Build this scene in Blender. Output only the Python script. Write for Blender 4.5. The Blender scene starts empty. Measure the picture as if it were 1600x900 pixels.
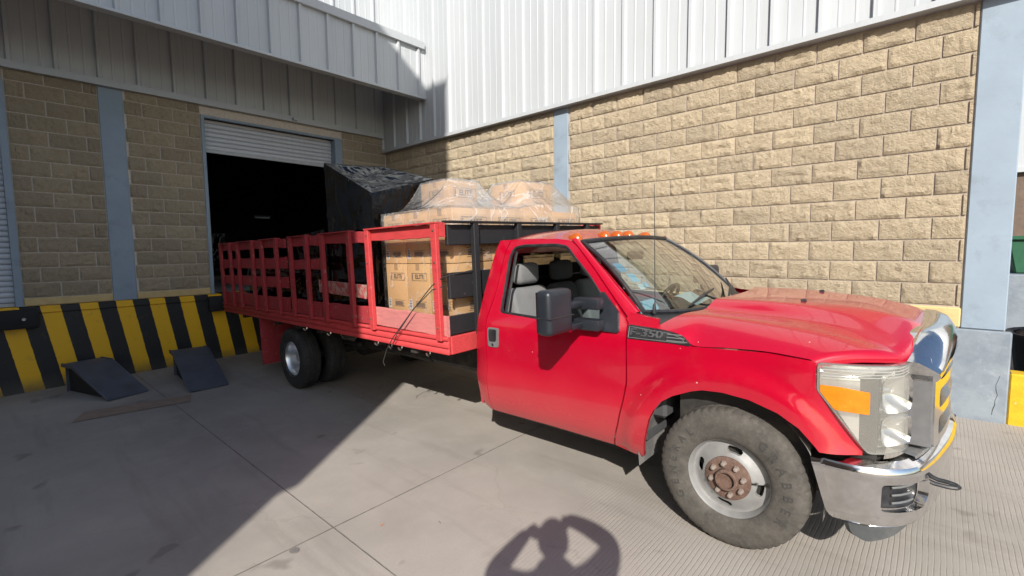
import bpy, bmesh, math, random
from mathutils import Vector, Matrix, noise
from mathutils.geometry import delaunay_2d_cdt
random.seed(7)
S = bpy.context.scene
COL = S.collection
PI = math.pi
R = math.radians

# ------------------------------------------------------------------ camera
CAM = Vector((9.22, -6.0, 1.8))
yaw, pit, rol = R(47.637), R(4.662), R(-0.590)
fh = Vector((-math.cos(yaw), math.sin(yaw), 0)); rh = Vector((math.sin(yaw), math.cos(yaw), 0)); up = Vector((0, 0, 1))
fw = fh*math.cos(pit) - up*math.sin(pit); u2 = up*math.cos(pit) + fh*math.sin(pit)
r3 = rh*math.cos(rol) + u2*math.sin(rol); u3 = u2*math.cos(rol) - rh*math.sin(rol)
cd = bpy.data.cameras.new('camera'); cam = bpy.data.objects.new('camera', cd); COL.objects.link(cam)
cam.matrix_world = Matrix(((r3.x, u3.x, -fw.x, CAM.x), (r3.y, u3.y, -fw.y, CAM.y), (r3.z, u3.z, -fw.z, CAM.z), (0, 0, 0, 1)))
cd.sensor_width = 36; cd.lens = 733.2/1600*36; cd.clip_start = 0.01; cd.clip_end = 1500
S.camera = cam

# ------------------------------------------------------------------ light
SUN_AZ, SUN_EL = R(-52), R(32)            # azimuth measured from +x towards +y
W = bpy.data.worlds.new('World'); S.world = W; W.use_nodes = True
nt = W.node_tree; bg = nt.nodes['Background']
sky = nt.nodes.new('ShaderNodeTexSky'); sky.sky_type = 'NISHITA'; sky.sun_disc = False
sky.sun_elevation = SUN_EL; sky.sun_rotation = PI/2 - SUN_AZ; sky.dust_density = 1.0; sky.ozone_density = 1.2
nt.links.new(sky.outputs[0], bg.inputs[0]); bg.inputs[1].default_value = 0.12
sl = bpy.data.lights.new('sun', 'SUN'); so = bpy.data.objects.new('sun', sl); COL.objects.link(so)
sl.energy = 4.9; sl.angle = R(0.55); sl.color = (1.0, 0.955, 0.89)
sd = Vector((math.cos(SUN_EL)*math.cos(SUN_AZ), math.cos(SUN_EL)*math.sin(SUN_AZ), math.sin(SUN_EL)))
so.rotation_euler = sd.to_track_quat('Z', 'Y').to_euler(); so.location = (12, -12, 20)
vs = S.view_settings; vs.view_transform = 'Standard'; vs.look = 'None'; vs.gamma = 1; vs.exposure = 0.45
S.render.resolution_x = 1024; S.render.resolution_y = 576
try: S.cycles.max_bounces = 10; S.cycles.transparent_max_bounces = 24
except Exception: pass

# ------------------------------------------------------------------ materials
def srgb(r, g, b):
    f = lambda c: c/12.92 if c <= .04045 else ((c+.055)/1.055)**2.4
    return (f(r/255), f(g/255), f(b/255), 1)
class NT:
    def __init__(s, name):
        s.m = bpy.data.materials.new(name); s.m.use_nodes = True; s.t = s.m.node_tree; s.b = s.t.nodes['Principled BSDF']; s.out = s.t.nodes['Material Output']
    def n(s, typ, **k):
        x = s.t.nodes.new(typ)
        for a, v in k.items(): setattr(x, a, v)
        return x
    def link(s, a, b): s.t.links.new(a, b)
    def pos(s, obj=False):
        if obj: return s.n('ShaderNodeTexCoord').outputs['Object']
        return s.n('ShaderNodeNewGeometry').outputs['Position']
    def noise(s, vec, scale, detail=4, rough=.55, dist=0):
        x = s.n('ShaderNodeTexNoise'); x.inputs['Scale'].default_value = scale; x.inputs['Detail'].default_value = detail
        x.inputs['Roughness'].default_value = rough; x.inputs['Distortion'].default_value = dist
        s.link(vec, x.inputs['Vector']); return x.outputs['Fac']
    def ramp(s, fac, a, b, ca=(0, 0, 0, 1), cb=(1, 1, 1, 1)):
        x = s.n('ShaderNodeValToRGB'); e = x.color_ramp.elements; e[0].position = a; e[1].position = b; e[0].color = ca; e[1].color = cb
        s.link(fac, x.inputs[0]); return x.outputs[0]
    def mix(s, fac, a, b, mode='MIX'):
        x = s.n('ShaderNodeMix', data_type='RGBA', blend_type=mode)
        for sock, v in ((x.inputs[0], fac), (x.inputs[6], a), (x.inputs[7], b)):
            if hasattr(v, 'is_output'): s.link(v, sock)
            else: sock.default_value = v
        return x.outputs[2]
    def math(s, op, a, b=None, c=None):
        x = s.n('ShaderNodeMath', operation=op)
        for i, v in enumerate((a, b, c)):
            if v is None: continue
            if hasattr(v, 'is_output'): s.link(v, x.inputs[i])
            else: x.inputs[i].default_value = v
        return x.outputs[0]
    def bump(s, h, strength=.3, dist=.01, prev=None):
        x = s.n('ShaderNodeBump'); x.inputs['Strength'].default_value = strength; x.inputs['Distance'].default_value = dist
        s.link(h, x.inputs['Height'])
        if prev is not None: s.link(prev, x.inputs['Normal'])
        s.link(x.outputs[0], s.b.inputs['Normal']); return x.outputs[0]
    def set(s, **k):
        for a, v in k.items():
            i = s.b.inputs[a]
            if hasattr(v, 'is_output'): s.link(v, i)
            else: i.default_value = v
        return s
MATS = {}
def plain(name, col, rough=.5, metal=0, var=.15, scale=12, bump=0, bscale=60, coat=0, dirt=None, obj=False, spec=.5):
    t = NT(name); p = t.pos(obj)
    n1 = t.noise(p, scale, 5)
    c = t.mix(1.0, col, t.ramp(n1, .25, .8, (1-var,)*3+(1,), (1+var*.4,)*3+(1,)), 'MULTIPLY')
    if dirt:
        n2 = t.noise(p, dirt[1], 6, .65)
        c = t.mix(t.math('MULTIPLY', t.ramp(n2, dirt[2], dirt[3]), dirt[4]), c, dirt[0])
    t.set(**{'Base Color': c, 'Roughness': t.math('ADD', rough-.08, t.math('MULTIPLY', n1, .16)), 'Metallic': metal, 'Specular IOR Level': spec})
    if coat: t.set(**{'Coat Weight': coat, 'Coat Roughness': .06})
    if bump: t.bump(t.noise(p, bscale, 4), bump, .01)
    MATS[name] = t.m; return t.m

def concrete(name, base, groove=False, warm=True):
    t = NT(name); p = t.pos()
    big = t.noise(p, .55, 5, .6); mid = t.noise(p, 3.2, 6, .65); fine = t.noise(p, 70, 3, .6); grit = t.noise(p, 260, 2, .5)
    c = t.mix(t.ramp(big, .32, .66), base, tuple(x*.70 for x in base[:3])+(1,))
    c = t.mix(t.math('MULTIPLY', t.ramp(mid, .5, .75), .35), c, (base[0]*1.12, base[1]*1.1, base[2]*1.06, 1))
    c = t.mix(t.math('MULTIPLY', t.ramp(t.noise(p, 1.3, 7, .7, .6), .60, .72), .35), c, (base[0]*.55, base[1]*.53, base[2]*.52, 1))
    c = t.mix(t.math('MULTIPLY', t.ramp(fine, .35, .75), .25), c, (base[0]*.72, base[1]*.7, base[2]*.68, 1))
    mpt = t.n('ShaderNodeMapping'); mpt.inputs['Scale'].default_value = (.35, 3.2, 1); mpt.inputs['Rotation'].default_value = (0, 0, .12); t.link(p, mpt.inputs[0])
    c = t.mix(t.math('MULTIPLY', t.ramp(t.noise(mpt.outputs[0], 1.1, 6, .62), .54, .72), .48), c, (base[0]*.50, base[1]*.48, base[2]*.47, 1))
    c = t.mix(t.math('MULTIPLY', t.ramp(t.noise(p, 2.1, 3, .5, .3), .67, .71), .5), c, (base[0]*.38, base[1]*.36, base[2]*.35, 1))
    vo = t.n('ShaderNodeTexVoronoi', feature='DISTANCE_TO_EDGE'); vo.inputs['Scale'].default_value = .42; wv = t.n('ShaderNodeVectorMath', operation='ADD'); t.link(p, wv.inputs[0])
    wn = t.n('ShaderNodeTexNoise'); wn.inputs['Scale'].default_value = 2.2; wn.inputs['Detail'].default_value = 6; t.link(p, wn.inputs['Vector']); ws_ = t.n('ShaderNodeVectorMath', operation='SCALE'); ws_.inputs[3].default_value = .5; t.link(wn.outputs['Color'], ws_.inputs[0]); t.link(ws_.outputs[0], wv.inputs[1]); t.link(wv.outputs[0], vo.inputs['Vector'])
    ck = t.math('MULTIPLY', t.math('LESS_THAN', vo.outputs[0], .0022), t.ramp(t.noise(p, .7, 2), .50, .58))
    c = t.mix(t.math('MULTIPLY', ck, .12), c, (base[0]*.3, base[1]*.28, base[2]*.27, 1))
    sp = t.ramp(grit, .70, .76); c = t.mix(t.math('MULTIPLY', sp, .4), c, (base[0]*.45, base[1]*.42, base[2]*.4, 1))
    h = t.math('ADD', t.math('MULTIPLY', fine, .35), t.math('MULTIPLY', grit, .4))
    b0 = t.bump(h, .35, .004)
    if groove:
        sx = t.n('ShaderNodeSeparateXYZ'); t.link(p, sx.inputs[0])
        wob = t.math('MULTIPLY', t.noise(p, 2.5, 3), .02)
        w = t.math('SINE', t.math('MULTIPLY', t.math('ADD', sx.outputs[0], wob), 2*PI/.0245))
        m2 = t.n('ShaderNodeMapRange'); t.link(t.math('ADD', sx.outputs[0], t.math('MULTIPLY', big, 1.6)), m2.inputs[0]); m2.inputs[1].default_value = 7.7; m2.inputs[2].default_value = 8.8
        m = t.math('MULTIPLY', m2.outputs[0], t.ramp(mid, .36, .60, (.25,)*3+(1,)))
        mr = t.n('ShaderNodeMapRange'); t.link(w, mr.inputs[0]); mr.inputs[1].default_value = -1; mr.inputs[2].default_value = -.62; mr.inputs[3].default_value = 1; mr.inputs[4].default_value = 0
        k = t.math('MULTIPLY', mr.outputs[0], m)
        c = t.mix(t.math('MULTIPLY', k, .30), c, (base[0]*.40, base[1]*.38, base[2]*.36, 1))
        t.bump(t.math('SUBTRACT', 1.0, k), .45, .004, b0)
    t.set(**{'Base Color': c, 'Roughness': .85, 'Specular IOR Level': .25}); MATS[name] = t.m; return t.m

CB = (.385, .35, .308, 1)
concrete('concrete', CB); concrete('concrete_grooved', CB, True); concrete('subbase', (.05, .045, .04, 1))
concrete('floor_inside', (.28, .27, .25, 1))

def block_mat(name, base):
    t = NT(name); p = t.pos()
    oi = t.n('ShaderNodeObjectInfo').outputs['Random']
    n1 = t.noise(p, 25, 7, .72); n2 = t.noise(p, 90, 4, .7); n3 = t.noise(p, 1.6, 5, .6)
    c = t.mix(1.0, base, t.ramp(oi, 0, 1, (.84, .84, .85, 1), (1.08, 1.07, 1.04, 1)), 'MULTIPLY')
    c = t.mix(t.math('MULTIPLY', t.ramp(n1, .47, .66), .42), c, (base[0]*.66, base[1]*.60, base[2]*.50, 1))
    c = t.mix(t.math('MULTIPLY', t.ramp(n2, .58, .72), .3), c, (base[0]*1.15, base[1]*1.17, base[2]*1.25, 1))
    c = t.mix(t.math('MULTIPLY', t.ramp(n3, .55, .8), .18), c, (base[0]*.65, base[1]*.62, base[2]*.58, 1))
    mpd = t.n('ShaderNodeMapping'); mpd.inputs['Scale'].default_value = (4.5, 4.5, .45); t.link(p, mpd.inputs[0])
    c = t.mix(t.math('MULTIPLY', t.ramp(t.noise(mpd.outputs[0], 1.6, 6, .65), .54, .78), .22), c, (base[0]*.55, base[1]*.53, base[2]*.52, 1))
    t.set(**{'Base Color': c, 'Roughness': .9, 'Specular IOR Level': .2})
    t.bump(t.math('ADD', t.math('MULTIPLY', n1, .9), t.math('MULTIPLY', n2, .25)), 1.0, .042)
    MATS[name] = t.m
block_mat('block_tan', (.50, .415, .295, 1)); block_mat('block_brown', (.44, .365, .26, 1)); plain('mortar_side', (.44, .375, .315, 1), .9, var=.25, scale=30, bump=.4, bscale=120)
plain('mortar', (.64, .57, .48, 1), .9, var=.25, scale=30, bump=.4, bscale=120)
plain('plinth_paint', (.60, .44, .20, 1), .75, var=.2, scale=9, bump=.25, bscale=40)
def metal_white(name, base, streak=.22):
    t = NT(name); p = t.pos()
    mp = t.n('ShaderNodeMapping'); mp.inputs['Scale'].default_value = (9, 9, .35); t.link(p, mp.inputs[0])
    st = t.noise(mp.outputs[0], 2.0, 5, .6); n = t.noise(p, 1.2, 4)
    c = t.mix(t.math('MULTIPLY', t.ramp(st, .5, .8), streak), base, (base[0]*.6, base[1]*.58, base[2]*.55, 1))
    c = t.mix(t.math('MULTIPLY', t.ramp(n, .5, .8), .1), c, (base[0]*.75, base[1]*.73, base[2]*.7, 1))
    c = t.mix(1.0, c, t.ramp(t.n('ShaderNodeObjectInfo').outputs['Random'], 0, 1, (.93, .935, .94, 1), (1.03, 1.03, 1.03, 1)), 'MULTIPLY')
    t.set(**{'Base Color': c, 'Roughness': .42, 'Specular IOR Level': .5}); t.bump(t.noise(p, 1.5, 2), .12, .03); MATS[name] = t.m
metal_white('cladding', (.48, .50, .51, 1)); metal_white('trim_metal', (.46, .48, .49, 1))
metal_white('shutter_paint', (.55, .57, .60, 1), .25)
plain('pillar_paint', (.265, .33, .395, 1), .6, var=.14, scale=2.5, bump=.12, bscale=25, dirt=((.14, .16, .18, 1), 2.6, .56, .74, .55))
def base_paint():
    t = NT('base_paint'); p = t.pos()
    a = t.noise(p, 3.5, 8, .72); b = t.noise(p, 9, 6, .7)
    c = t.mix(t.ramp(a, .4, .62), (.235, .27, .30, 1), (.165, .195, .23, 1))
    c = t.mix(t.math('MULTIPLY', t.ramp(b, .55, .68), .5), c, (.32, .35, .38, 1))
    t.set(**{'Base Color': c, 'Roughness': .75}); t.bump(b, .2, .01); MATS['base_paint'] = t.m
base_paint()
def stripes():
    t = NT('hazard_paint'); p = t.pos(); sx = t.n('ShaderNodeSeparateXYZ'); t.link(p, sx.inputs[0])
    wob = t.math('MULTIPLY', t.math('SUBTRACT', t.noise(p, 9, 4), .5), .016)
    q = t.math('SUBTRACT', sx.outputs[1], t.math('MULTIPLY', t.math('SUBTRACT', 1.09, sx.outputs[2]), .157))
    fr = t.math('FRACT', t.math('ADD', t.math('DIVIDE', t.math('ADD', q, t.math('ADD', wob, 5.633)), .405), 50.0))
    k = t.math('LESS_THAN', fr, .5)
    c = t.mix(k, (.012, .012, .013, 1), (.86, .47, .008, 1))
    n = t.noise(p, 7, 7, .7); n2 = t.noise(p, 28, 5, .7)
    c = t.mix(t.math('MULTIPLY', t.ramp(n, .58, .74), .35), c, (.14, .10, .06, 1))
    c = t.mix(t.math('MULTIPLY', t.ramp(n2, .66, .74), .5), c, (.20, .18, .15, 1))
    # splash of dirt along the bottom edge
    low = t.math('MULTIPLY', t.math('SUBTRACT', 1.0, t.ramp(t.math('ADD', sx.outputs[2], t.math('MULTIPLY', n, .25)), .05, .26)), .7)
    c = t.mix(low, c, (.07, .06, .05, 1))
    t.set(**{'Base Color': c, 'Roughness': .55}); t.bump(n2, .25, .006); MATS['hazard_paint'] = t.m
stripes()
plain('yellow_paint', (.66, .40, .01, 1), .55, var=.2, scale=14, dirt=((.75, .70, .55, 1), 9, .62, .68, .7), bump=.2)
plain('black_rubber', (.012, .012, .013, 1), .75, var=.3, bump=.3, bscale=90)
plain('ramp_steel', (.085, .10, .13, 1), .5, metal=.0, var=.35, scale=6, dirt=((.07, .06, .055, 1), 5, .5, .75, .5), bump=.15)
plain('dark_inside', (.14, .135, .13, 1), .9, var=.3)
plain('gray_bolt', (.4, .4, .42, 1), .4, metal=1)

def car_paint(name, base, dust=.25):
    t = NT(name); p = t.pos(True); pw = t.pos()
    n = t.noise(p, 3, 5, .6); f = t.noise(p, 45, 4, .7)
    sx = t.n('ShaderNodeSeparateXYZ'); t.link(p, sx.inputs[0])
    c = t.mix(t.math('MULTIPLY', t.ramp(n, .35, .75), .18), base, (base[0]*.8, base[1]*.8, base[2]*.8, 1))
    lowd = t.math('SUBTRACT', 1.0, t.ramp(t.math('ADD', sx.outputs[2], t.math('MULTIPLY', t.math('SUBTRACT', n, .5), .3)), .42, .85))
    d = t.math('MULTIPLY', t.math('ADD', t.math('MULTIPLY', lowd, .55), t.math('MULTIPLY', t.ramp(t.noise(p, 6, 6, .6), .5, .8), .15)), dust*1.6)
    c = t.mix(d, c, (.42, .30, .23, 1))
    nv = t.n('ShaderNodeTexVoronoi'); nv.inputs['Scale'].default_value = 9; t.link(p, nv.inputs['Vector'])
    chip = t.math('LESS_THAN', t.math('ADD', nv.outputs['Distance'], t.math('MULTIPLY', f, .05)), .062)
    sel = t.math('GREATER_THAN', t.noise(p, 2.3, 1), .57)
    c = t.mix(t.math('MULTIPLY', t.math('MULTIPLY', chip, sel), .8), c, (.62, .40, .36, 1))
    rgh = t.math('ADD', .20, t.math('MULTIPLY', d, .9))
    t.set(**{'Base Color': c, 'Roughness': rgh, 'Specular IOR Level': .45, 'Coat Weight': .7, 'Coat Roughness': t.math('ADD', .03, t.math('MULTIPLY', d, .9))})
    t.bump(t.noise(p, 1.2, 1), .015, .02); MATS[name] = t.m
car_paint('paint_red', (.39, .0012, .018, 1), .13)
def wood_red(name, base, wear):
    t = NT(name); p = t.pos(True)
    mp = t.n('ShaderNodeMapping'); mp.inputs['Scale'].default_value = (2.2, 14, 14); t.link(p, mp.inputs[0])
    g = t.noise(mp.outputs[0], 3, 7, .7); n = t.noise(p, 16, 6, .75)
    c = t.mix(t.math('MULTIPLY', t.ramp(g, .4, .7), .5), base, (base[0]*.55, base[1]*.55, base[2]*.6, 1))
    c = t.mix(t.ramp(n, .68-wear*.3, .76-wear*.25), c, (.34, .24, .20, 1))
    t.set(**{'Base Color': c, 'Roughness': .6, 'Specular IOR Level': .3}); t.bump(t.math('ADD', g, n), .35, .006); MATS[name] = t.m
wood_red('bed_red', (.50, .05, .052, 1), .12); wood_red('bed_red_dull', (.35, .036, .042, 1), .28); wood_red('bed_pink', (.54, .19, .175, 1), .22); wood_red('bed_worn', (.36, .05, .05, 1), .75)
wood_red('headboard_black', (.018, .018, .02, 1), .12)
plain('bed_floor', (.20, .13, .09, 1), .8, var=.4, bump=.4)
def chrome(name, rough, tint, dirt=.35):
    t = NT(name); p = t.pos(True); n = t.noise(p, 14, 6, .7)
    m = t.math('MULTIPLY', t.ramp(n, .4, .75), dirt)
    t.set(**{'Base Color': t.mix(m, tint, (.35, .31, .27, 1)), 'Metallic': 1.0, 'Roughness': t.math('ADD', rough, t.math('MULTIPLY', m, .5))}); MATS[name] = t.m
chrome('chrome', .07, (.80, .80, .80, 1)); chrome('chrome_dull', .22, (.62, .61, .60, 1), .5); chrome('rim_dull', .3, (.66, .68, .70, 1), .25)
plain('dam_grey', (.07, .076, .078, 1), .6, var=.3, scale=14, dirt=((.15, .14, .13, 1), 9, .45, .75, .5), obj=True)
plain('grille_grey', (.30, .30, .305, 1), .38, metal=.7, var=.15, scale=20, obj=True)
plain('plastic_black', (.016, .017, .02, 1), .45, var=.3, scale=20, dirt=((.10, .09, .08, 1), 11, .45, .8, .35), obj=True)
plain('plastic_grey', (.13, .135, .135, 1), .6, var=.25, scale=10, dirt=((.26, .23, .2, 1), 9, .45, .75, .5), obj=True)
plain('mirror_plastic', (.016, .019, .025, 1), .42, var=.15, obj=True)
plain('seat_grey', (.17, .17, .17, 1), .85, var=.15, bump=.2, bscale=200)
plain('seat_dark', (.05, .05, .05, 1), .85, var=.15)  # centre seat, with the shadow inside the cab put into its colour
plain('dash', (.055, .055, .058, 1), .8, var=.2)
plain('headliner', (.25, .24, .23, 1), .9)
plain('chassis', (.025, .023, .021, 1), .8, var=.4, dirt=((.10, .08, .06, 1), 7, .5, .7, .5))
plain('liner', (.15, .145, .14, 1), .85, var=.4, scale=8, dirt=((.30, .27, .24, 1), 8, .45, .7, .5), bump=.3)
def tyre_mat():
    t = NT('tyre'); p = t.pos(True)
    n = t.noise(p, 9, 6, .7); f = t.noise(p, 60, 4, .7)
    c = t.mix(t.ramp(n, .3, .7), (.044, .041, .037, 1), (.108, .098, .085, 1))
    c = t.mix(t.math('MULTIPLY', t.ramp(f, .5, .75), .4), c, (.15, .132, .112, 1))
    t.set(**{'Base Color': c, 'Roughness': .85, 'Specular IOR Level': .25}); t.bump(f, .25, .004); MATS['tyre'] = t.m
tyre_mat(); plain('tyre_dark', (.022, .022, .022, 1), .8, var=.3, dirt=((.06, .055, .05, 1), 9, .45, .75, .6)); plain('tyre_letter', (.050, .046, .042, 1), .8, var=.3)
plain('rim_paint', (.30, .298, .29, 1), .42, metal=.3, var=.15, scale=18, dirt=((.24, .19, .15, 1), 14, .55, .75, .45), obj=True)
plain('rust', (.125, .072, .052, 1), .85, var=.4, scale=30, dirt=((.22, .15, .115, 1), 18, .45, .7, .5), bump=.4, bscale=90, obj=True)
plain('lug', (.34, .28, .24, 1), .6, metal=.3, var=.3)
def fres(t):
    lw = t.n('ShaderNodeLayerWeight'); lw.inputs[0].default_value = .5
    return t.math('ADD', t.math('MULTIPLY', t.math('POWER', lw.outputs['Facing'], 4.5), .9), .045), lw
def glass(name, tint, k=1.0, rough=.02):
    t = NT(name); tr = t.n('ShaderNodeBsdfTransparent'); tr.inputs[0].default_value = tint
    gl = t.n('ShaderNodeBsdfGlossy'); gl.inputs['Roughness'].default_value = rough
    fr = fres(t)
    mx = t.n('ShaderNodeMixShader'); t.link(t.math('MULTIPLY', fr[0], k), mx.inputs[0]); t.link(tr.outputs[0], mx.inputs[1]); t.link(gl.outputs[0], mx.inputs[2])
    t.link(mx.outputs[0], t.out.inputs[0]); MATS[name] = t.m
glass('windshield_glass', (.56, .68, .68, 1), 2.8); glass('rear_glass', (.22, .24, .24, 1))
def hazy(name, tint, haze, hazecol, gloss=1.0, wr=0, wscale=6, rough=.06):
    t = NT(name); p = t.pos()
    tr = t.n('ShaderNodeBsdfTransparent'); tr.inputs[0].default_value = tint
    df = t.n('ShaderNodeBsdfDiffuse'); df.inputs[0].default_value = hazecol
    tl = t.n('ShaderNodeBsdfTranslucent'); tl.inputs[0].default_value = hazecol
    md = t.n('ShaderNodeMixShader'); md.inputs[0].default_value = .4; t.link(df.outputs[0], md.inputs[1]); t.link(tl.outputs[0], md.inputs[2])
    gl = t.n('ShaderNodeBsdfGlossy'); gl.inputs['Roughness'].default_value = rough
    m1 = t.n('ShaderNodeMixShader'); t.link(tr.outputs[0], m1.inputs[1]); t.link(md.outputs[0], m1.inputs[2])
    h = t.noise(p, wscale, 6, .65, 1.2 if wr else 0)
    if wr:
        mps = t.n('ShaderNodeMapping'); mps.inputs['Scale'].default_value = (2.2, .7, 1.1); mps.inputs['Rotation'].default_value = (.4, .3, .5); t.link(p, mps.inputs[0])
        rd = t.math('SUBTRACT', 1.0, t.math('MULTIPLY', t.math('ABSOLUTE', t.math('SUBTRACT', t.noise(mps.outputs[0], 2.2, 3, .5, 1.0), .5)), 2.0))
        t.link(t.math('ADD', haze, t.math('MULTIPLY', t.ramp(rd, .965, .998), .30)), m1.inputs[0])
    else: m1.inputs[0].default_value = haze
    fr = fres(t)
    m2 = t.n('ShaderNodeMixShader'); t.link(t.math('MULTIPLY', fr[0], gloss), m2.inputs[0]); t.link(m1.outputs[0], m2.inputs[1]); t.link(gl.outputs[0], m2.inputs[2])
    if wr:
        b = t.n('ShaderNodeBump'); b.inputs['Strength'].default_value = wr; b.inputs['Distance'].default_value = .03
        mp = t.n('ShaderNodeMapping'); mp.inputs['Rotation'].default_value = (.3, .5, .6); mp.inputs['Scale'].default_value = (1, 3, 2.2); t.link(p, mp.inputs[0])
        h2 = t.noise(mp.outputs[0], wscale, 5, .6, 1.5); t.link(h2, b.inputs['Height'])
        for x in (gl, fr[1], df): t.link(b.outputs[0], x.inputs['Normal'])
    t.link(m2.outputs[0], t.out.inputs[0]); MATS[name] = t.m
hazy('lens', (.95, .95, .92, 1), .32, (.66, .64, .57, 1), 1.3)
hazy('film', (.98, .98, .98, 1), .19, (.92, .93, .93, 1), 2.2, .45, 3, .10)
hazy('film_side', (.98, .98, .98, 1), .03, (.80, .80, .80, 1), 1.0, .35, 4)
plain('amber', (.72, .20, .004, 1), .25, var=.2, coat=.5, scale=30); plain('reflector', (.80, .80, .77, 1), .22, metal=.6, var=.1)
plain('amber_lens', (.40, .085, .006, 1), .25, var=.15, coat=.6)
def cardboard():
    t = NT('cardboard'); p = t.pos(); oi = t.n('ShaderNodeObjectInfo').outputs['Random']
    n = t.noise(p, 6, 5, .6)
    c = t.mix(1.0, (.52, .315, .145, 1), t.ramp(oi, 0, 1, (.86, .86, .86, 1), (1.1, 1.08, 1.04, 1)), 'MULTIPLY')
    c = t.mix(t.math('MULTIPLY', t.ramp(n, .4, .75), .25), c, (.36, .20, .09, 1))
    t.set(**{'Base Color': c, 'Roughness': .75, 'Specular IOR Level': .3}); t.bump(n, .15, .01); MATS['cardboard'] = t.m
cardboard(); plain('tape', (.36, .22, .11, 1), .25, var=.15); plain('print_ink', (.045, .04, .045, 1), .7, var=.2); plain('label_white', (.72, .72, .70, 1), .6)
def black_film():
    t = NT('black_film'); p = t.pos()
    mp = t.n('ShaderNodeMapping'); mp.inputs['Rotation'].default_value = (.1, .32, .15); mp.inputs['Scale'].default_value = (.35, 4.5, 3.2); t.link(p, mp.inputs[0])
    h = t.noise(mp.outputs[0], 2.0, 2, .5, .5)
    t.set(**{'Base Color': (.003, .003, .0035, 1), 'Roughness': .10, 'Specular IOR Level': .28}); t.bump(h, .5, .06); MATS['black_film'] = t.m
black_film()
plain('wet_cardboard', (.30, .22, .165, 1), .9, var=.3); plain('rope', (.03, .028, .026, 1), .9, bump=.4, bscale=300)
plain('paper', (.78, .80, .78, 1), .7, var=.06); plain('paper_blue', (.30, .52, .62, 1), .7, var=.2, scale=40); plain('sticker_blue', (.02, .30, .48, 1), .4)
plain('soil', (.085, .045, .026, 1), .95, var=.5, scale=14, bump=.8, bscale=25); plain('skip_green', (.015, .10, .045, 1), .5, var=.25)
plain('skin', (.42, .24, .16, 1), .55, var=.1); plain('shirt', (.10, .13, .2, 1), .85); plain('trousers', (.05, .055, .07, 1), .9); plain('shoe', (.03, .025, .02, 1), .6); plain('hair', (.015, .012, .01, 1), .7)
plain('leaf', (.20, .09, .04, 1), .8); plain('stain', (.19, .175, .16, 1), .7, var=.3, scale=40)
plain('block_far', (.17, .12, .09, 1), .9, var=.35, scale=5, bump=.5, bscale=20)
plain('text_metal', (.55, .56, .58, 1), .3, metal=.9)
M = MATS

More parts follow.
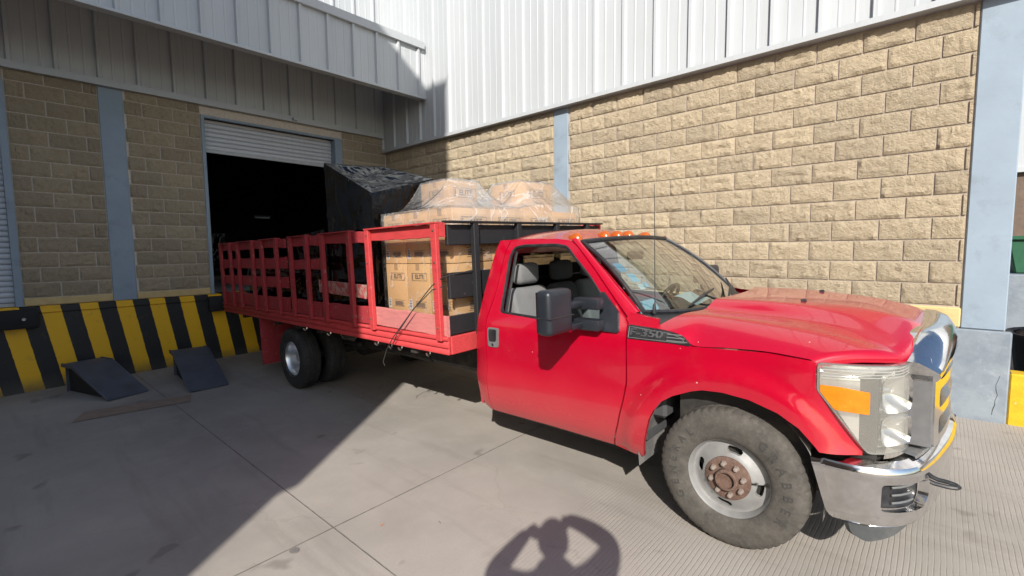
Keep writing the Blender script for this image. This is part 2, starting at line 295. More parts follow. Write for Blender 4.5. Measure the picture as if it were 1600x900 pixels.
# ------------------------------------------------------------------ mesh helpers
class MB:
    def __init__(s): s.v = []; s.f = []; s.mi = []; s.cur = 0
    def add(s, vs, fs):
        o = len(s.v); s.v += [tuple(x) for x in vs]
        for f in fs: s.f.append([i+o for i in f]); s.mi.append(s.cur)
        return s
    def box(s, a, b):
        x0, y0, z0 = a; x1, y1, z1 = b
        return s.add([(x0,y0,z0),(x1,y0,z0),(x1,y1,z0),(x0,y1,z0),(x0,y0,z1),(x1,y0,z1),(x1,y1,z1),(x0,y1,z1)],
                     [(0,3,2,1),(4,5,6,7),(0,1,5,4),(1,2,6,5),(2,3,7,6),(3,0,4,7)])
    def prism(s, poly, ax, a, b):             # poly of 2D points, extruded along ax from a to b
        n = len(poly); o = [i for i in range(3) if i != ax]
        def P(p, h):
            q = [0, 0, 0]; q[o[0]] = p[0]; q[o[1]] = p[1]; q[ax] = h; return q
        vs = [P(p, a) for p in poly] + [P(p, b) for p in poly]
        return s.add(vs, [list(range(n))[::-1], list(range(n, 2*n))] + [(i, (i+1) % n, n+(i+1) % n, n+i) for i in range(n)])
    def grid(s, rows, closed=False):          # rows of equal-length point lists
        n = len(rows[0]); vs = [p for r in rows for p in r]; fs = []
        for i in range(len(rows)-1):
            for j in range(n if closed else n-1):
                fs.append((i*n+j, i*n+(j+1) % n, (i+1)*n+(j+1) % n, (i+1)*n+j))
        return s.add(vs, fs)
    def tube(s, path, r, seg=8, caps=True, closed=False):
        path = [Vector(p) for p in path]; rows = []; n = len(path)
        rr = r if isinstance(r, (list, tuple)) else [r]*n
        prev = None
        for i, p in enumerate(path):
            if closed: d = path[(i+1) % n] - path[i-1]
            else: d = path[min(i+1, n-1)] - path[max(i-1, 0)]
            d.normalize()
            if prev is None:
                a = d.cross(Vector((0, 0, 1)));
                if a.length < .1: a = d.cross(Vector((1, 0, 0)))
            else: a = prev - d*prev.dot(d)
            a.normalize(); prev = a; b = d.cross(a)
            rows.append([p + (a*math.cos(2*PI*k/seg) + b*math.sin(2*PI*k/seg))*rr[i] for k in range(seg)])
        if closed: rows.append(rows[0])
        o = len(s.v); s.grid(rows, True)
        if caps and not closed:
            s.f.append([o+k for k in range(seg)][::-1]); s.mi.append(s.cur); e = o+(len(rows)-1)*seg
            s.f.append([e+k for k in range(seg)]); s.mi.append(s.cur)
        return s
    def lathe(s, prof, c, seg=48, fn=None):   # prof (r, y) about the y axis through c
        rows = []
        for i, (r, y) in enumerate(prof):
            rows.append([(c[0]+(r+(fn(r, y, k) if fn else 0))*math.cos(2*PI*k/seg), c[1]+y, c[2]+(r+(fn(r, y, k) if fn else 0))*math.sin(2*PI*k/seg)) for k in range(seg)])
        return s.grid(rows, True)
    def build(s, name, mat, parent=None, ang=35, bevel=0, segs=1, smooth=True, merge=False, kind=None):
        me = bpy.data.meshes.new(name); me.from_pydata(s.v, [], s.f); me.update()
        mats = mat if isinstance(mat, (list, tuple)) else [mat]
        for m in mats: me.materials.append(M[m] if isinstance(m, str) else m)
        if len(mats) > 1: me.polygons.foreach_set('material_index', s.mi)
        if bevel or merge:
            bm = bmesh.new(); bm.from_mesh(me)
            if merge: bmesh.ops.remove_doubles(bm, verts=bm.verts, dist=1e-5)
            if bevel:
                es = [e for e in bm.edges if len(e.link_faces) == 2 and e.calc_face_angle(0) > .5]
                bmesh.ops.bevel(bm, geom=es, offset=bevel, segments=segs, affect='EDGES', profile=.5, clamp_overlap=True)
            bm.to_mesh(me); bm.free()
        if smooth:
            me.polygons.foreach_set('use_smooth', [True]*len(me.polygons)); me.set_sharp_from_angle(angle=R(ang))
        return link(name, me, parent, kind)
def link(name, me, parent=None, kind=None):
    o = bpy.data.objects.new(name, me); COL.objects.link(o)
    if parent: o.parent = parent
    if kind: o['kind'] = kind
    return o
def tag(o, label=None, cat=None, group=None, kind=None):
    if label: o['label'] = label
    if cat: o['category'] = cat
    if group: o['group'] = group
    if kind: o['kind'] = kind
    return o
def empty(name, mw=None, loc=None):
    o = bpy.data.objects.new(name, None); COL.objects.link(o); o.empty_display_size = .1
    if mw is not None: o.matrix_world = mw
    if loc is not None: o.location = loc
    return o
def place(name, me, parent, loc, rz=0, sc=None):
    o = link(name, me, parent); o.location = loc; o.rotation_euler = (0, 0, rz)
    if sc: o.scale = sc
    return o
def inpoly(p, poly):
    x, y = p; c = False; n = len(poly)
    for i in range(n):
        x0, y0 = poly[i]; x1, y1 = poly[i-1]
        if (y0 > y) != (y1 > y) and x < (x1-x0)*(y-y0)/(y1-y0)+x0: c = not c
    return c
def resample(poly, step):
    out = []
    for i in range(len(poly)):
        a = Vector(poly[i]); b = Vector(poly[(i+1) % len(poly)]); n = max(1, int((b-a).length/step+.5))
        out += [tuple(a.lerp(b, k/n)) for k in range(n)]
    return out
def rounded(poly, r=.02, n=3):
    out = []; N = len(poly)
    for i in range(N):
        p = Vector(poly[i]); a = Vector(poly[i-1])-p; b = Vector(poly[(i+1) % N])-p
        ra = min(r, a.length*.45); rb = min(r, b.length*.45)
        if a.normalized().dot(b.normalized()) < -.985: out.append(tuple(p)); continue
        pa = p+a.normalized()*ra; pb = p+b.normalized()*rb
        for k in range(n+1):
            t = k/n; out.append(tuple(pa*(1-t)**2+p*2*t*(1-t)+pb*t*t))
    return out
def panel(name, outline, f3d, mat, parent, step=.05, holes=(), flange=None, ang=50, thick=None):
    """triangulated 2D outline mapped by f3d(u,v); flange(u,v)->offset vector gives the turned-in edge"""
    out = resample(outline, step); hs = [resample(h, step) for h in holes]
    pts = list(out); edges = [(i, (i+1) % len(out)) for i in range(len(out))]
    for h in hs:
        o = len(pts); pts += h; edges += [(o+i, o+(i+1) % len(h)) for i in range(len(h))]
    bnd = [Vector(p) for p in pts]
    us = [p[0] for p in out]; vs_ = [p[1] for p in out]
    nu = int((max(us)-min(us))/step); nv = int((max(vs_)-min(vs_))/step)
    for i in range(1, nu+1):
        for j in range(1, nv+1):
            p = (min(us)+i*step+(step*.5 if j % 2 else 0), min(vs_)+j*step)
            if inpoly(p, out) and not any(inpoly(p, h) for h in hs):
                pv = Vector(p)
                if min((pv-b).length_squared for b in bnd) > (step*.45)**2: pts.append(p)
    r = delaunay_2d_cdt([Vector(p) for p in pts], edges, [], 0, 1e-6)
    V2 = r[0]; mb = MB(); mb.v = [tuple(f3d(p.x, p.y)) for p in V2]
    for t in r[2]:
        c = sum((V2[i] for i in t), Vector((0, 0)))/3
        if inpoly(c, out) and not any(inpoly(c, h) for h in hs): mb.f.append(list(t)); mb.mi.append(0)
    if flange:
        for loop in [out]+hs:
            vs2 = []; n = len(loop)
            for p in loop: q = Vector(f3d(*p)); vs2.append(q)
            for p in loop: q = Vector(f3d(*p)); vs2.append(q+Vector(flange(*p)))
            mb.add(vs2, [(i, (i+1) % n, n+(i+1) % n, n+i) for i in range(n)])
    return mb.build(name, mat, parent, ang=ang, merge=True)
def text_mesh(txt, size, ext=0.0, bold=0.0):
    c = bpy.data.curves.new('t', 'FONT'); c.body = txt; c.size = size; c.extrude = ext; c.offset = bold; c.align_x = 'CENTER'; c.align_y = 'CENTER'; c.resolution_u = 3
    o = bpy.data.objects.new('t', c); COL.objects.link(o); bpy.context.view_layer.update()
    me = bpy.data.meshes.new_from_object(o.evaluated_get(bpy.context.evaluated_depsgraph_get()))
    bpy.data.objects.remove(o); bpy.data.curves.remove(c); return me
def mesh_add(mb, me, mat4):
    mb.add([mat4 @ v.co for v in me.vertices], [list(p.vertices) for p in me.polygons])
def interp(K, t):
    if t <= K[0][0]: return K[0][1]
    if t >= K[-1][0]: return K[-1][1]
    i = max(j for j in range(len(K)) if K[j][0] <= t); i = min(i, len(K)-2)
    x0, y0 = K[i]; x1, y1 = K[i+1]; h = x1-x0
    def sl(j):
        a = max(j-1, 0); b = min(j+1, len(K)-1); return (K[b][1]-K[a][1])/(K[b][0]-K[a][0])
    m0, m1 = sl(i), sl(i+1); u = (t-x0)/h
    return (2*u**3-3*u*u+1)*y0+(u**3-2*u*u+u)*h*m0+(-2*u**3+3*u*u)*y1+(u**3-u*u)*h*m1
def lin(K, t):
    if t <= K[0][0]: return K[0][1]
    for (a, b), (c, d) in zip(K, K[1:]):
        if t <= c: return b+(d-b)*(t-a)/(c-a)
    return K[-1][1]
def sstep(a, b, t):
    t = min(1, max(0, (t-a)/(b-a))); return t*t*(3-2*t)

# ------------------------------------------------------------------ ground
G0, GB, GC = .052, .0159, .0247
def gz(x, y): return G0 + GB*min(max(x, -3), 16) + GC*min(max(y, -14), 3)
xs = [-400, -60, -3, 0, 16, 60, 400]; ys = [-400, -60, -14, 0, 3, 60, 400]
g = MB().grid([[(x, y, gz(x, y)-.03) for x in xs] for y in ys]).build('ground', 'subbase', smooth=False)
tag(g, 'dusty concrete yard in front of the loading dock', 'ground', kind='structure')
def slab(x0, x1, y0, y1, mat):
    e = .0005
    mb = MB(); c = [(x0, y0), (x1, y0), (x1, y1), (x0, y1)]; ci = [(x0+e, y0+e), (x1-e, y0+e), (x1-e, y1-e), (x0+e, y1-e)]
    v = [(x, y, gz(x, y)-.03) for x, y in c] + [(x, y, gz(x, y)-.004) for x, y in c] + [(x, y, gz(x, y)) for x, y in ci]
    f = [(i, (i+1) % 4, 4+(i+1) % 4, 4+i) for i in range(4)] + [(4+i, 4+(i+1) % 4, 8+(i+1) % 4, 8+i) for i in range(4)] + [(8, 9, 10, 11)]
    mb.add(v, f).build('slab', mat, g, smooth=False)
for (x0, x1) in ((0.004, 6.427), (6.433, 12.4), (12.41, 16)):
    for (y0, y1) in ((-9.95, -4.663), (-4.657, -.004)):
        slab(x0, x1, y0, y1, 'concrete_grooved' if x0 > 6 else 'concrete')
plain('joint_filler', (.20, .18, .155, 1), .9, var=.4, scale=25)
def joint(a, b_):
    a = Vector(a); b_ = Vector(b_); n = max(4, int((b_-a).length/.05)); d = (b_-a).normalized(); q = Vector((-d.y, d.x)); L, R_ = [], []
    for k in range(n+1):
        p = a.lerp(b_, k/n); w = .0032+.003*noise.noise(Vector((p.x*9, p.y*9, 0)))+.003*noise.noise(Vector((p.x*31, p.y*31, 2))); w = max(w, .002); c_ = q*.004*noise.noise(Vector((p.x*3, p.y*3, 7)))
        L.append((*(p+c_+q*w), gz(p.x, p.y)+.0015)); R_.append((*(p+c_-q*w), gz(p.x, p.y)+.0015))
    MB().grid([L, R_]).build('joint', 'joint_filler', g, smooth=False)
joint((.01, -4.66), (6.42, -4.66)); joint((6.44, -4.66), (16, -4.66)); joint((6.43, -9.9), (6.43, -.06)); joint((12.405, -9.9), (12.405, -4.68)); joint((12.405, -4.64), (12.405, -.06))
mb = MB(); mb.add([(6.47+.034*math.cos(k*PI/10), -4.925+.026*math.sin(k*PI/10), gz(6.47, -4.9)+.004) for k in range(20)], [list(range(20))]); mb.build('patch', 'stain', g, smooth=False)

# ------------------------------------------------------------------ split-face blocks
BL, BH, MO = .397, .2075, .015
def block_mesh(seed, mat='block_tan'):
    rnd = random.Random(seed); nx, nz = 13, 7; L = BL-MO; H = BH-MO; rows = []
    ph = Vector((seed*7.3, seed*3.1, 0)); tilt = rnd.uniform(-.012, .012); tl2 = rnd.uniform(-.010, .010)
    for j in range(nz):
        row = []
        for i in range(nx):
            u = i/(nx-1); w = j/(nz-1); x = (u-.5)*L; z = (w-.5)*H
            e = min(u, 1-u)*L; e2 = min(w, 1-w)*H; edge = sstep(0, .020, min(e, e2))
            n = noise.fractal(Vector((x*20, z*20, 0))+ph, .7, 2.2, 4)*.015 + noise.noise(Vector((x*6, z*9, 5))+ph)*.008
            d = .006 + edge*(.011 + n*1.15 + tilt*(u-.5) + tl2*(w-.5))
            jx = 0 if i in (0, nx-1) else rnd.uniform(-.006, .006); jz = 0 if j in (0, nz-1) else rnd.uniform(-.004, .004)
            row.append((x+jx, -max(d, .003), z+jz))
        rows.append(row)
    mb = MB().grid(rows); n = nx
    loop = [(i, 0) for i in range(nx)] + [(nx-1, j) for j in range(1, nz)] + [(i, nz-1) for i in range(nx-2, -1, -1)] + [(0, j) for j in range(nz-2, 0, -1)]
    idx = [j*nx+i for i, j in loop]; vs_ = [mb.v[k] for k in idx]; m = len(vs_)
    mb.add(vs_ + [(x, .014, z) for x, y, z in vs_], [(i, m+i, m+(i+1) % m, (i+1) % m) for i in range(m)])
    me = bpy.data.meshes.new('block'); me.from_pydata(mb.v, [], mb.f); me.materials.append(M[mat])
    me.polygons.foreach_set('use_smooth', [True]*len(me.polygons)); me.set_sharp_from_angle(angle=R(28)); return me
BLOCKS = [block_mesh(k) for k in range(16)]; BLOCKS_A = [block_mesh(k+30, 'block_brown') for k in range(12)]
def lay(parent, a0, a1, z0, z1, joint, axis, hide=None):
    """courses between a0..a1 along the wall; joint = position of one head joint in course 0"""
    nrow = int(math.ceil((z1-z0)/BH-.25)); rest = MB(); rest_n = 0
    for r in range(nrow):
        zb = z0+r*BH; h = min(BH, z1-zb+.02); j = joint + (BL/2 if r % 2 else 0)
        k = math.floor((a0-j)/BL)
        while True:
            s0 = max(a0, j+k*BL); s1 = min(a1, j+(k+1)*BL); k += 1
            if s0 >= a1-.01: break
            if s1-s0 < .03: continue
            sx = (s1-s0-MO)/(BL-MO); sz = (h-MO)/(BH-MO); c = (s0+s1)/2; zc = zb+h/2
            if s1-s0 < .10:
                mb_ = MB().box((-(s1-s0-MO)/2, -.012, -(h-MO)/2), ((s1-s0-MO)/2, .012, (h-MO)/2)); o = mb_.build('block', 'block_tan' if axis == 'x' else 'block_brown', parent, bevel=.004)
                o.location, o.rotation_euler = ((c, 0, zc), (0, 0, 0)) if axis == 'x' else ((0, c, zc), (0, 0, PI/2)); continue
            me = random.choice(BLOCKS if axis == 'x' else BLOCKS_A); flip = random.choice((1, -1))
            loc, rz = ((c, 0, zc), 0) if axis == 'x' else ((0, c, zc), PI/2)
            if hide and hide(c, zc):
                mt = Matrix.Translation(loc) @ Matrix.Rotation(rz, 4, 'Z') @ Matrix.Diagonal((sx, 1, sz, 1)); mesh_add(rest, me, mt); rest_n += 1
            else:
                o = place('block', me, parent, loc, rz, (sx, 1, sz))
                if flip < 0: o.rotation_euler = (0, PI, rz) if axis == 'x' else (PI, 0, rz)
                if flip < 0: o.rotation_euler = (Matrix.Rotation(rz, 3, 'Z') @ Matrix.Rotation(PI, 3, 'Y')).to_euler()
    if rest_n: rest.build('hidden_blocks', 'block_tan', parent, ang=28, kind='stuff')
PROF = [(0, .042), (.018, .042), (.034, 0), (.14, 0), (.147, .004), (.16, .004), (.167, 0), (.285, 0), (.292, .004), (.305, .004), (.312, 0), (.421, 0), (.437, .042), (.455, .042)]
def clad_mesh(h):
    mb = MB().grid([[(u, -d, z) for u, d in PROF] for z in (0, h)])
    me = bpy.data.meshes.new('metal_panel'); me.from_pydata(mb.v, [], mb.f); me.materials.append(M['cladding']); return me

# side wall (parallel to the truck)
wb = empty('block_wall', loc=(0, 0, 0)); tag(wb, 'sunlit tan split-face block wall with white metal cladding behind the red truck', 'wall')
MB().box((-.25, .006, -.1), (9.676, .25, 9.2)).build('core', 'mortar_side', wb, smooth=False)
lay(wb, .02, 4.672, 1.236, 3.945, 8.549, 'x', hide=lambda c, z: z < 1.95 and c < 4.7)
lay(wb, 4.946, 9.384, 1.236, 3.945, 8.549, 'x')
MB().box((4.675, -.012, .9), (4.943, .02, 3.945)).build('pillar', 'pillar_paint', wb, bevel=.006)
MB().box((9.387, -.016, 1.034), (9.678, .02, 3.945)).build('pillar', 'pillar_paint', wb, bevel=.008)
MB().box((.0, -.028, 1.036), (4.672, .02, 1.222)).build('plinth', 'plinth_paint', wb, bevel=.012)
MB().box((4.946, -.028, 1.036), (9.385, .02, 1.222)).build('plinth', 'plinth_paint', wb, bevel=.012)
MB().box((.0, -.05, -.2), (9.722, .02, 1.030)).build('base', 'base_paint', wb, bevel=.012)
# crack in the base
mb = MB(); px = 9.665; pts = []
for k in range(9): pts.append((px, -.0508, .64-.046*k)); px += random.uniform(-.022, .012)
mb.tube(pts, [.001+random.random()*.0015 for _ in pts], 4).build('crack', 'chassis', wb)
MB().box((-.0, -.125, 3.948), (9.78, .02, 3.962)).box((.0, -.125, 3.962), (9.78, -.115, 4.005)).build('flashing', 'trim_metal', wb, smooth=False)
cm = clad_mesh(5.2)
for k in range(22): place('metal_panel', cm, wb, (k*.455-.0, -.06, 3.975))

# dock wall (with the bay door)
wa = empty('dock_wall', loc=(0, 0, 0)); tag(wa, 'shaded tan block wall with the open bay door and white cladding above', 'wall')
core = MB()
core.box((-.25, -5.79, 1.09), (-.006, -3.55, 4.27)).box((-.25, -1.05, 1.09), (-.006, 0, 4.27)).box((-.25, -3.55, 4.06), (-.05, -1.05, 4.27)).box((-.25, -9.98, 4.06), (-.05, -5.79, 4.27)).box((-.25, -9.98, 4.271), (-.012, .0, 9.2)).box((-.25, -9.98, 1.09), (-.012, -8.3, 4.06))
core.build('core', 'mortar', wa, smooth=False)
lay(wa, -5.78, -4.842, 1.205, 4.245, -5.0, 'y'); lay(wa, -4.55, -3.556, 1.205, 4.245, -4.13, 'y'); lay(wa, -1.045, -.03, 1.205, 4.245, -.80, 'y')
MB().box((-.02, -4.84, 1.095), (.014, -4.553, 4.245)).build('pillar', 'pillar_paint', wa, bevel=.006)
for a, b in ((-5.78, -4.843), (-4.55, -3.556), (-1.045, -.03)): MB().box((-.02, a, 1.095), (.02, b, 1.198)).build('plinth', 'plinth_paint', wa, bevel=.01)
MB().box((-.255, -3.553, 1.092), (.02, -3.50, 4.10)).build('door_jamb', 'pillar_paint', wa, bevel=.004)
MB().box((-.255, -1.205, 1.092), (.02, -1.05, 4.10)).build('door_jamb', 'pillar_paint', wa, bevel=.004)
MB().box((-.255, -5.862, 1.092), (.02, -5.783, 4.10)).build('door_jamb', 'pillar_paint', wa, bevel=.004)
MB().box((-.14, -3.55, 4.06), (.012, -1.05, 4.10)).build('lintel', 'pillar_paint', wa, bevel=.004)
MB().box((-.045, -3.55, 4.102), (-.006, -1.05, 4.245)).build('lintel_band', 'mortar', wa, bevel=.004)
MB().box((.0, -9.98, 4.246), (.10, -.115, 4.258)).box((.09, -9.98, 4.258), (.10, -.115, 4.345)).build('flashing', 'trim_metal', wa, smooth=False)
cm = clad_mesh(4.9)
for k in range(1, 23):
    o = place('metal_panel', cm, wa, (.035, -k*.455+.20, 4.30), PI/2)
mb = MB().box((.02, -2.08, 4.262), (.16, -1.99, 4.31)); mb.build('wall_lamp', 'trim_metal', wa, bevel=.01)

# loading dock
ld = empty('loading_dock', loc=(0, 0, 0)); tag(ld, 'raised concrete dock face painted in slanted yellow and black stripes', 'loading dock')
MB().box((-.4, -9.98, -.3), (0, -.055, .985)).build('dock_face', 'hazard_paint', ld, smooth=False)
MB().box((-.4, -9.98, .988), (.018, -.055, 1.088)).build('dock_edge', 'hazard_paint', ld, bevel=.008)
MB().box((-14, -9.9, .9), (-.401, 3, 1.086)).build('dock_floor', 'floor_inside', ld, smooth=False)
for y0, y1 in ((-6.3, -5.66), (-3.62, -3.36), (-1.5, -1.1)):
    MB().box((.02, y0, .80), (.12, y1, 1.06)).build('dock_bumper', 'black_rubber', ld, bevel=.02, segs=2)
b = MB().lathe([(.0, -.012), (.018, -.012), (.022, 0)], (0, 0, 0), 12).build('bolt', 'gray_bolt', ld)
b.location = (.125, -5.80, .93); b.rotation_euler = (0, 0, PI/2)

# warehouse interior, a closed dark hall behind the bay
hall = empty('warehouse_hall', loc=(-7, -4, 1.09)); tag(hall, 'dark warehouse interior seen through the open bay door', 'warehouse')
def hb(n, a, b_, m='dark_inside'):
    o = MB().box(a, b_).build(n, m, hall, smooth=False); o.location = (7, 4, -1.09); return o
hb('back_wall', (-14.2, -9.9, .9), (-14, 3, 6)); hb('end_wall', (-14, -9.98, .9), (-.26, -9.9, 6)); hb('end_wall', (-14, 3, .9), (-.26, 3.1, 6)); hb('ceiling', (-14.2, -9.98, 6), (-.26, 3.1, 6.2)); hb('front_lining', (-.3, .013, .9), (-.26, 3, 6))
for k, (x, y, w, d, h, m) in enumerate(((-4.6, -3.9, 1.0, 1.1, 1.2, 'dark_inside'), (-5.1, -2.4, 1.1, 1.0, 1.1, 'black_film'), (-6.8, -3.9, 1.0, 1.2, 1.6, 'dark_inside'))):
    t = empty('stored_pallet', loc=(x, y, 1.088)); tag(t, ['brown carton stack just inside the bay door', 'black wrapped pallet load deeper in the dark bay', 'tall carton stack far back in the dark bay'][k], 'pallet', 'pallets in the dark warehouse')
    for j in range(3): MB().box((-w/2+j*w/2-.05*j, -d/2, 0), (-w/2+j*w/2-.05*j+.1, d/2, .1)).build('runner', 'bed_floor', t, bevel=.004)
    MB().box((-w/2, -d/2, .1), (w/2, d/2, .125)).build('deck', 'bed_floor', t)
    for j in range(3): MB().box((-w/2+.02, -d/2+.02, .127+j*(h/3)), (w/2-.02, d/2-.02, .123+(j+1)*(h/3))).build('load', m, t, bevel=.015)  # cartons take the dark hall colour, so the bay shade is painted in

lm = NT('lamp_tube'); lm.set(**{'Base Color': (.8, .8, .8, 1), 'Emission Color': (.85, .93, 1, 1), 'Emission Strength': .015}); M['lamp_tube'] = lm.m
t = empty('strip_lamp', loc=(-9.0, .60, 3.05)); tag(t, 'small pale strip lamp glowing deep inside the dark bay', 'lamp')
MB().box((-.05, -.28, .03), (.05, .28, .09)).build('housing', 'trim_metal', t, bevel=.01)
MB().tube([(0, -.25, .0), (0, .25, .0)], .025, 8).build('tube', 'lamp_tube', t)
# roller shutters
def shutter(y0, y1, z0, z1, label, x=-.17):
    t = empty('roller_shutter', loc=(x, (y0+y1)/2, z0)); tag(t, label, 'shutter', 'steel roller shutters in the dock wall'); L = (y1-y0)/2
    p = [(0, 0), (.012, .006), (.018, .02), (.019, .037), (.018, .055), (.010, .068), (.0, .073), (-.006, .073), (-.006, 0)]
    me = None; n = int((z1-z0)/.075)
    for k in range(n):
        if me is None: o = MB().prism([(a, b_) for a, b_ in p], 1, -L, L).build('slat', 'shutter_paint', t, ang=50); me = o.data
        else: o = link('slat', me, t)
        o.location = (0, 0, .03+k*.075)
    MB().box((-.02, -L, -.02), (.03, L, .028)).build('bottom_bar', 'trim_metal', t, bevel=.004)
    return t
shutter(-3.498, -1.207, 3.535, 4.10, 'white steel roller shutter rolled up above the open bay door')
shutter(-8.29, -5.864, 1.115, 4.08, 'closed white roller shutter at the left edge of the dock wall', -.09)

# canopy above the dock
cp = empty('canopy', loc=(1.56, 0, 4.77)); tag(cp, 'white ribbed metal canopy projecting above the loading dock', 'canopy')
def cb(n, a, b_, m='trim_metal', bev=0):
    o = MB().box(a, b_).build(n, m, cp, bevel=bev, smooth=bool(bev)); o.location = (-1.56, 0, -4.77); return o
cb('roof_sheet', (.012, -9.98, 5.52), (1.54, -.13, 5.56), 'cladding')
cb('top_flashing', (1.50, -9.98, 5.69), (1.63, -.115, 5.835), bev=.006)
cb('bottom_trim', (1.47, -9.98, 4.75), (1.615, -.115, 4.79), bev=.004)
cb('inner_face', (1.49, -9.98, 4.79), (1.52, -.115, 5.69), 'cladding')
cm = clad_mesh(.90)
for k in range(1, 22): place('metal_panel', cm, cp, (0, -.226-k*.455+.44-.002, .02), PI/2)
for k in range(4):
    mb = MB().tube([(.04, -1.5-k*2.6, 5.3), (1.48, -1.5-k*2.6, 5.05)], .03, 8); o = mb.build('bracket', 'trim_metal', cp); o.location = (-1.56, 0, -4.77)

# the building across the yard whose shadow falls over the dock
nb = empty('neighbour_warehouse', loc=(4, -13, 0)); tag(nb, 'tall warehouse across the yard that shades the loading dock', 'warehouse')
def nbx(n, a, b_, m):
    o = MB().box(a, b_).build(n, m, nb, smooth=False); o.location = (-4, 13, 0)
nbx('block_base', (1.2, -16, -.5), (9.83, -10.0, 4.32), 'block_far'); nbx('metal_upper', (1.2, -16, 4.32), (9.93, -9.99, 12.78), 'cladding'); nbx('parapet', (1.2, -16, 12.78), (9.95, -9.97, 12.86), 'trim_metal')

# wheel ramps and the sheet of cardboard on the ground
def ramp(mid_top, mid_bot, label, zt):
    a = Vector(mid_top); b_ = Vector(mid_bot); d = (b_-a); L = d.length; rz = math.atan2(d.y, d.x); w = .22
    t = empty('wheel_ramp', loc=(a.x, a.y, gz(a.x, a.y))); t.rotation_euler = (0, 0, rz); tag(t, label, 'ramp', 'dark wheel ramps at the dock')
    z1 = gz(b_.x, b_.y)-gz(a.x, a.y); h = zt-gz(a.x, a.y)
    MB().prism([(0, h-.03), (.28, h-.035), (L, z1+.008), (L+.03, z1+.012), (.29, h), (0, h)], 1, -w, w).build('top_plate', 'ramp_steel', t, bevel=.004)
    for s in (-1, 1):
        MB().prism([(.0, .0), (L*.93, z1+.0), (L*.9, z1+.03), (.28, h-.04), (0, h-.04)], 1, s*(w-.07)-.008, s*(w-.07)+.008).build('side_plate', 'black_rubber', t)  # black recessed plates stand in for the shade under an open-sided ramp
        MB().prism([(0, h-.04), (.28, h-.04), (L, z1+.008), (L, z1+.022), (.29, h+.010), (0, h+.010)], 1, s*w-.012, s*w+.012).build('edge_rail', 'ramp_steel', t, bevel=.003)
    MB().box((.0, -w+.03, 0), (.012, w-.03, h-.04)).build('back_plate', 'ramp_steel', t)
    return t
ramp((.40, -5.28), (1.50, -4.96), 'skewed dark steel wheel ramp on the left by the striped dock', .315)
ramp((.74, -4.11), (2.05, -4.19), 'dark steel wheel ramp nearest the rear of the truck', .345)
mb = MB(); nx = 14; A, B_, C_, D_ = Vector((2.24, -5.56)), Vector((2.50, -4.51)), Vector((2.16, -4.42)), Vector((1.86, -5.42))
rows = []
for j in range(5):
    row = []
    for i in range(nx):
        p = (A.lerp(B_, i/(nx-1))).lerp(D_.lerp(C_, i/(nx-1)), j/4); row.append((p.x, p.y, gz(p.x, p.y)+.003+.003*abs(noise.noise(Vector((p.x*5, p.y*5, 0))))))
    rows.append(row)
mb.grid(rows); n0 = len(mb.v); mb.grid([[(x, y, z+.003) for x, y, z in r_] for r_ in rows])
o = mb.build('cardboard_sheet', 'wet_cardboard'); tag(o, 'flattened brown cardboard sheet lying on the concrete before the ramps', 'cardboard')

# things beyond the end of the block wall
o = MB().box((9.724, -.045, -.1), (14, .15, .665)).build('yellow_kerb', 'yellow_paint', bevel=.012); tag(o, 'yellow painted kerb wall at the right edge beyond the grey pillar', 'kerb')
t = empty('soil_tub', loc=(10.36, .80, .24)); tag(t, 'black tub heaped with brown soil behind the yellow kerb', 'tub')
mb = MB()
mb.grid([[(r_*math.cos(k*PI/12), r_*math.sin(k*PI/12), z) for k in range(24)] for r_, z in ((.50, 0), (.58, .60), (.62, .66), (.62, .70), (.57, .69), (.54, .55))], True).build('tub', 'black_rubber', t)
rows = []
for j in range(9):
    rr = .565*(1-j/8)+.004
    rows.append([(rr*math.cos(k*PI/16), rr*math.sin(k*PI/16), (.66+.42*sstep(0, .55, j/8)+.06*noise.noise(Vector((k*.7, j*.9, 3))))) for k in range(32)])
MB().grid(rows, True).build('soil', 'soil', t)
o = MB().box((8.5, 4.0, -.2), (18, 6.9, 1.36)).build('loading_platform', 'base_paint', bevel=.015); tag(o, 'low grey concrete platform carrying the green skip beyond the wall end', 'platform')
t = empty('green_skip', loc=(11.22, 5.0, 1.36)); tag(t, 'green metal skip standing on the grey platform behind the soil tub', 'skip')
MB().prism([(-1.15, 0), (1.15, 0), (1.25, .52), (-1.25, .52)], 1, -.6, .6).build('body', 'skip_green', t, bevel=.02)
MB().box((-1.29, -.65, .51), (1.29, .65, .57)).build('rim', 'skip_green', t, bevel=.01)
for k in range(3): MB().box((-.8+k*.7, -.66, .05), (-.72+k*.7, -.58, .51)).build('rib', 'skip_green', t)
t = empty('far_building', loc=(14, 7.0, 0)); tag(t, 'brown block building with white cladding far beyond the wall end', 'building')
MB().box((-6, 0, -.5), (12, 6, 3.2)).build('block_wall', 'block_far', t, smooth=False)
MB().box((-6, -.06, 3.2), (12, 6, 8)).build('cladding', 'cladding', t, smooth=False)
MB().box((-6, -.10, 3.14), (12, 0, 3.24)).build('flashing', 'trim_metal', t)

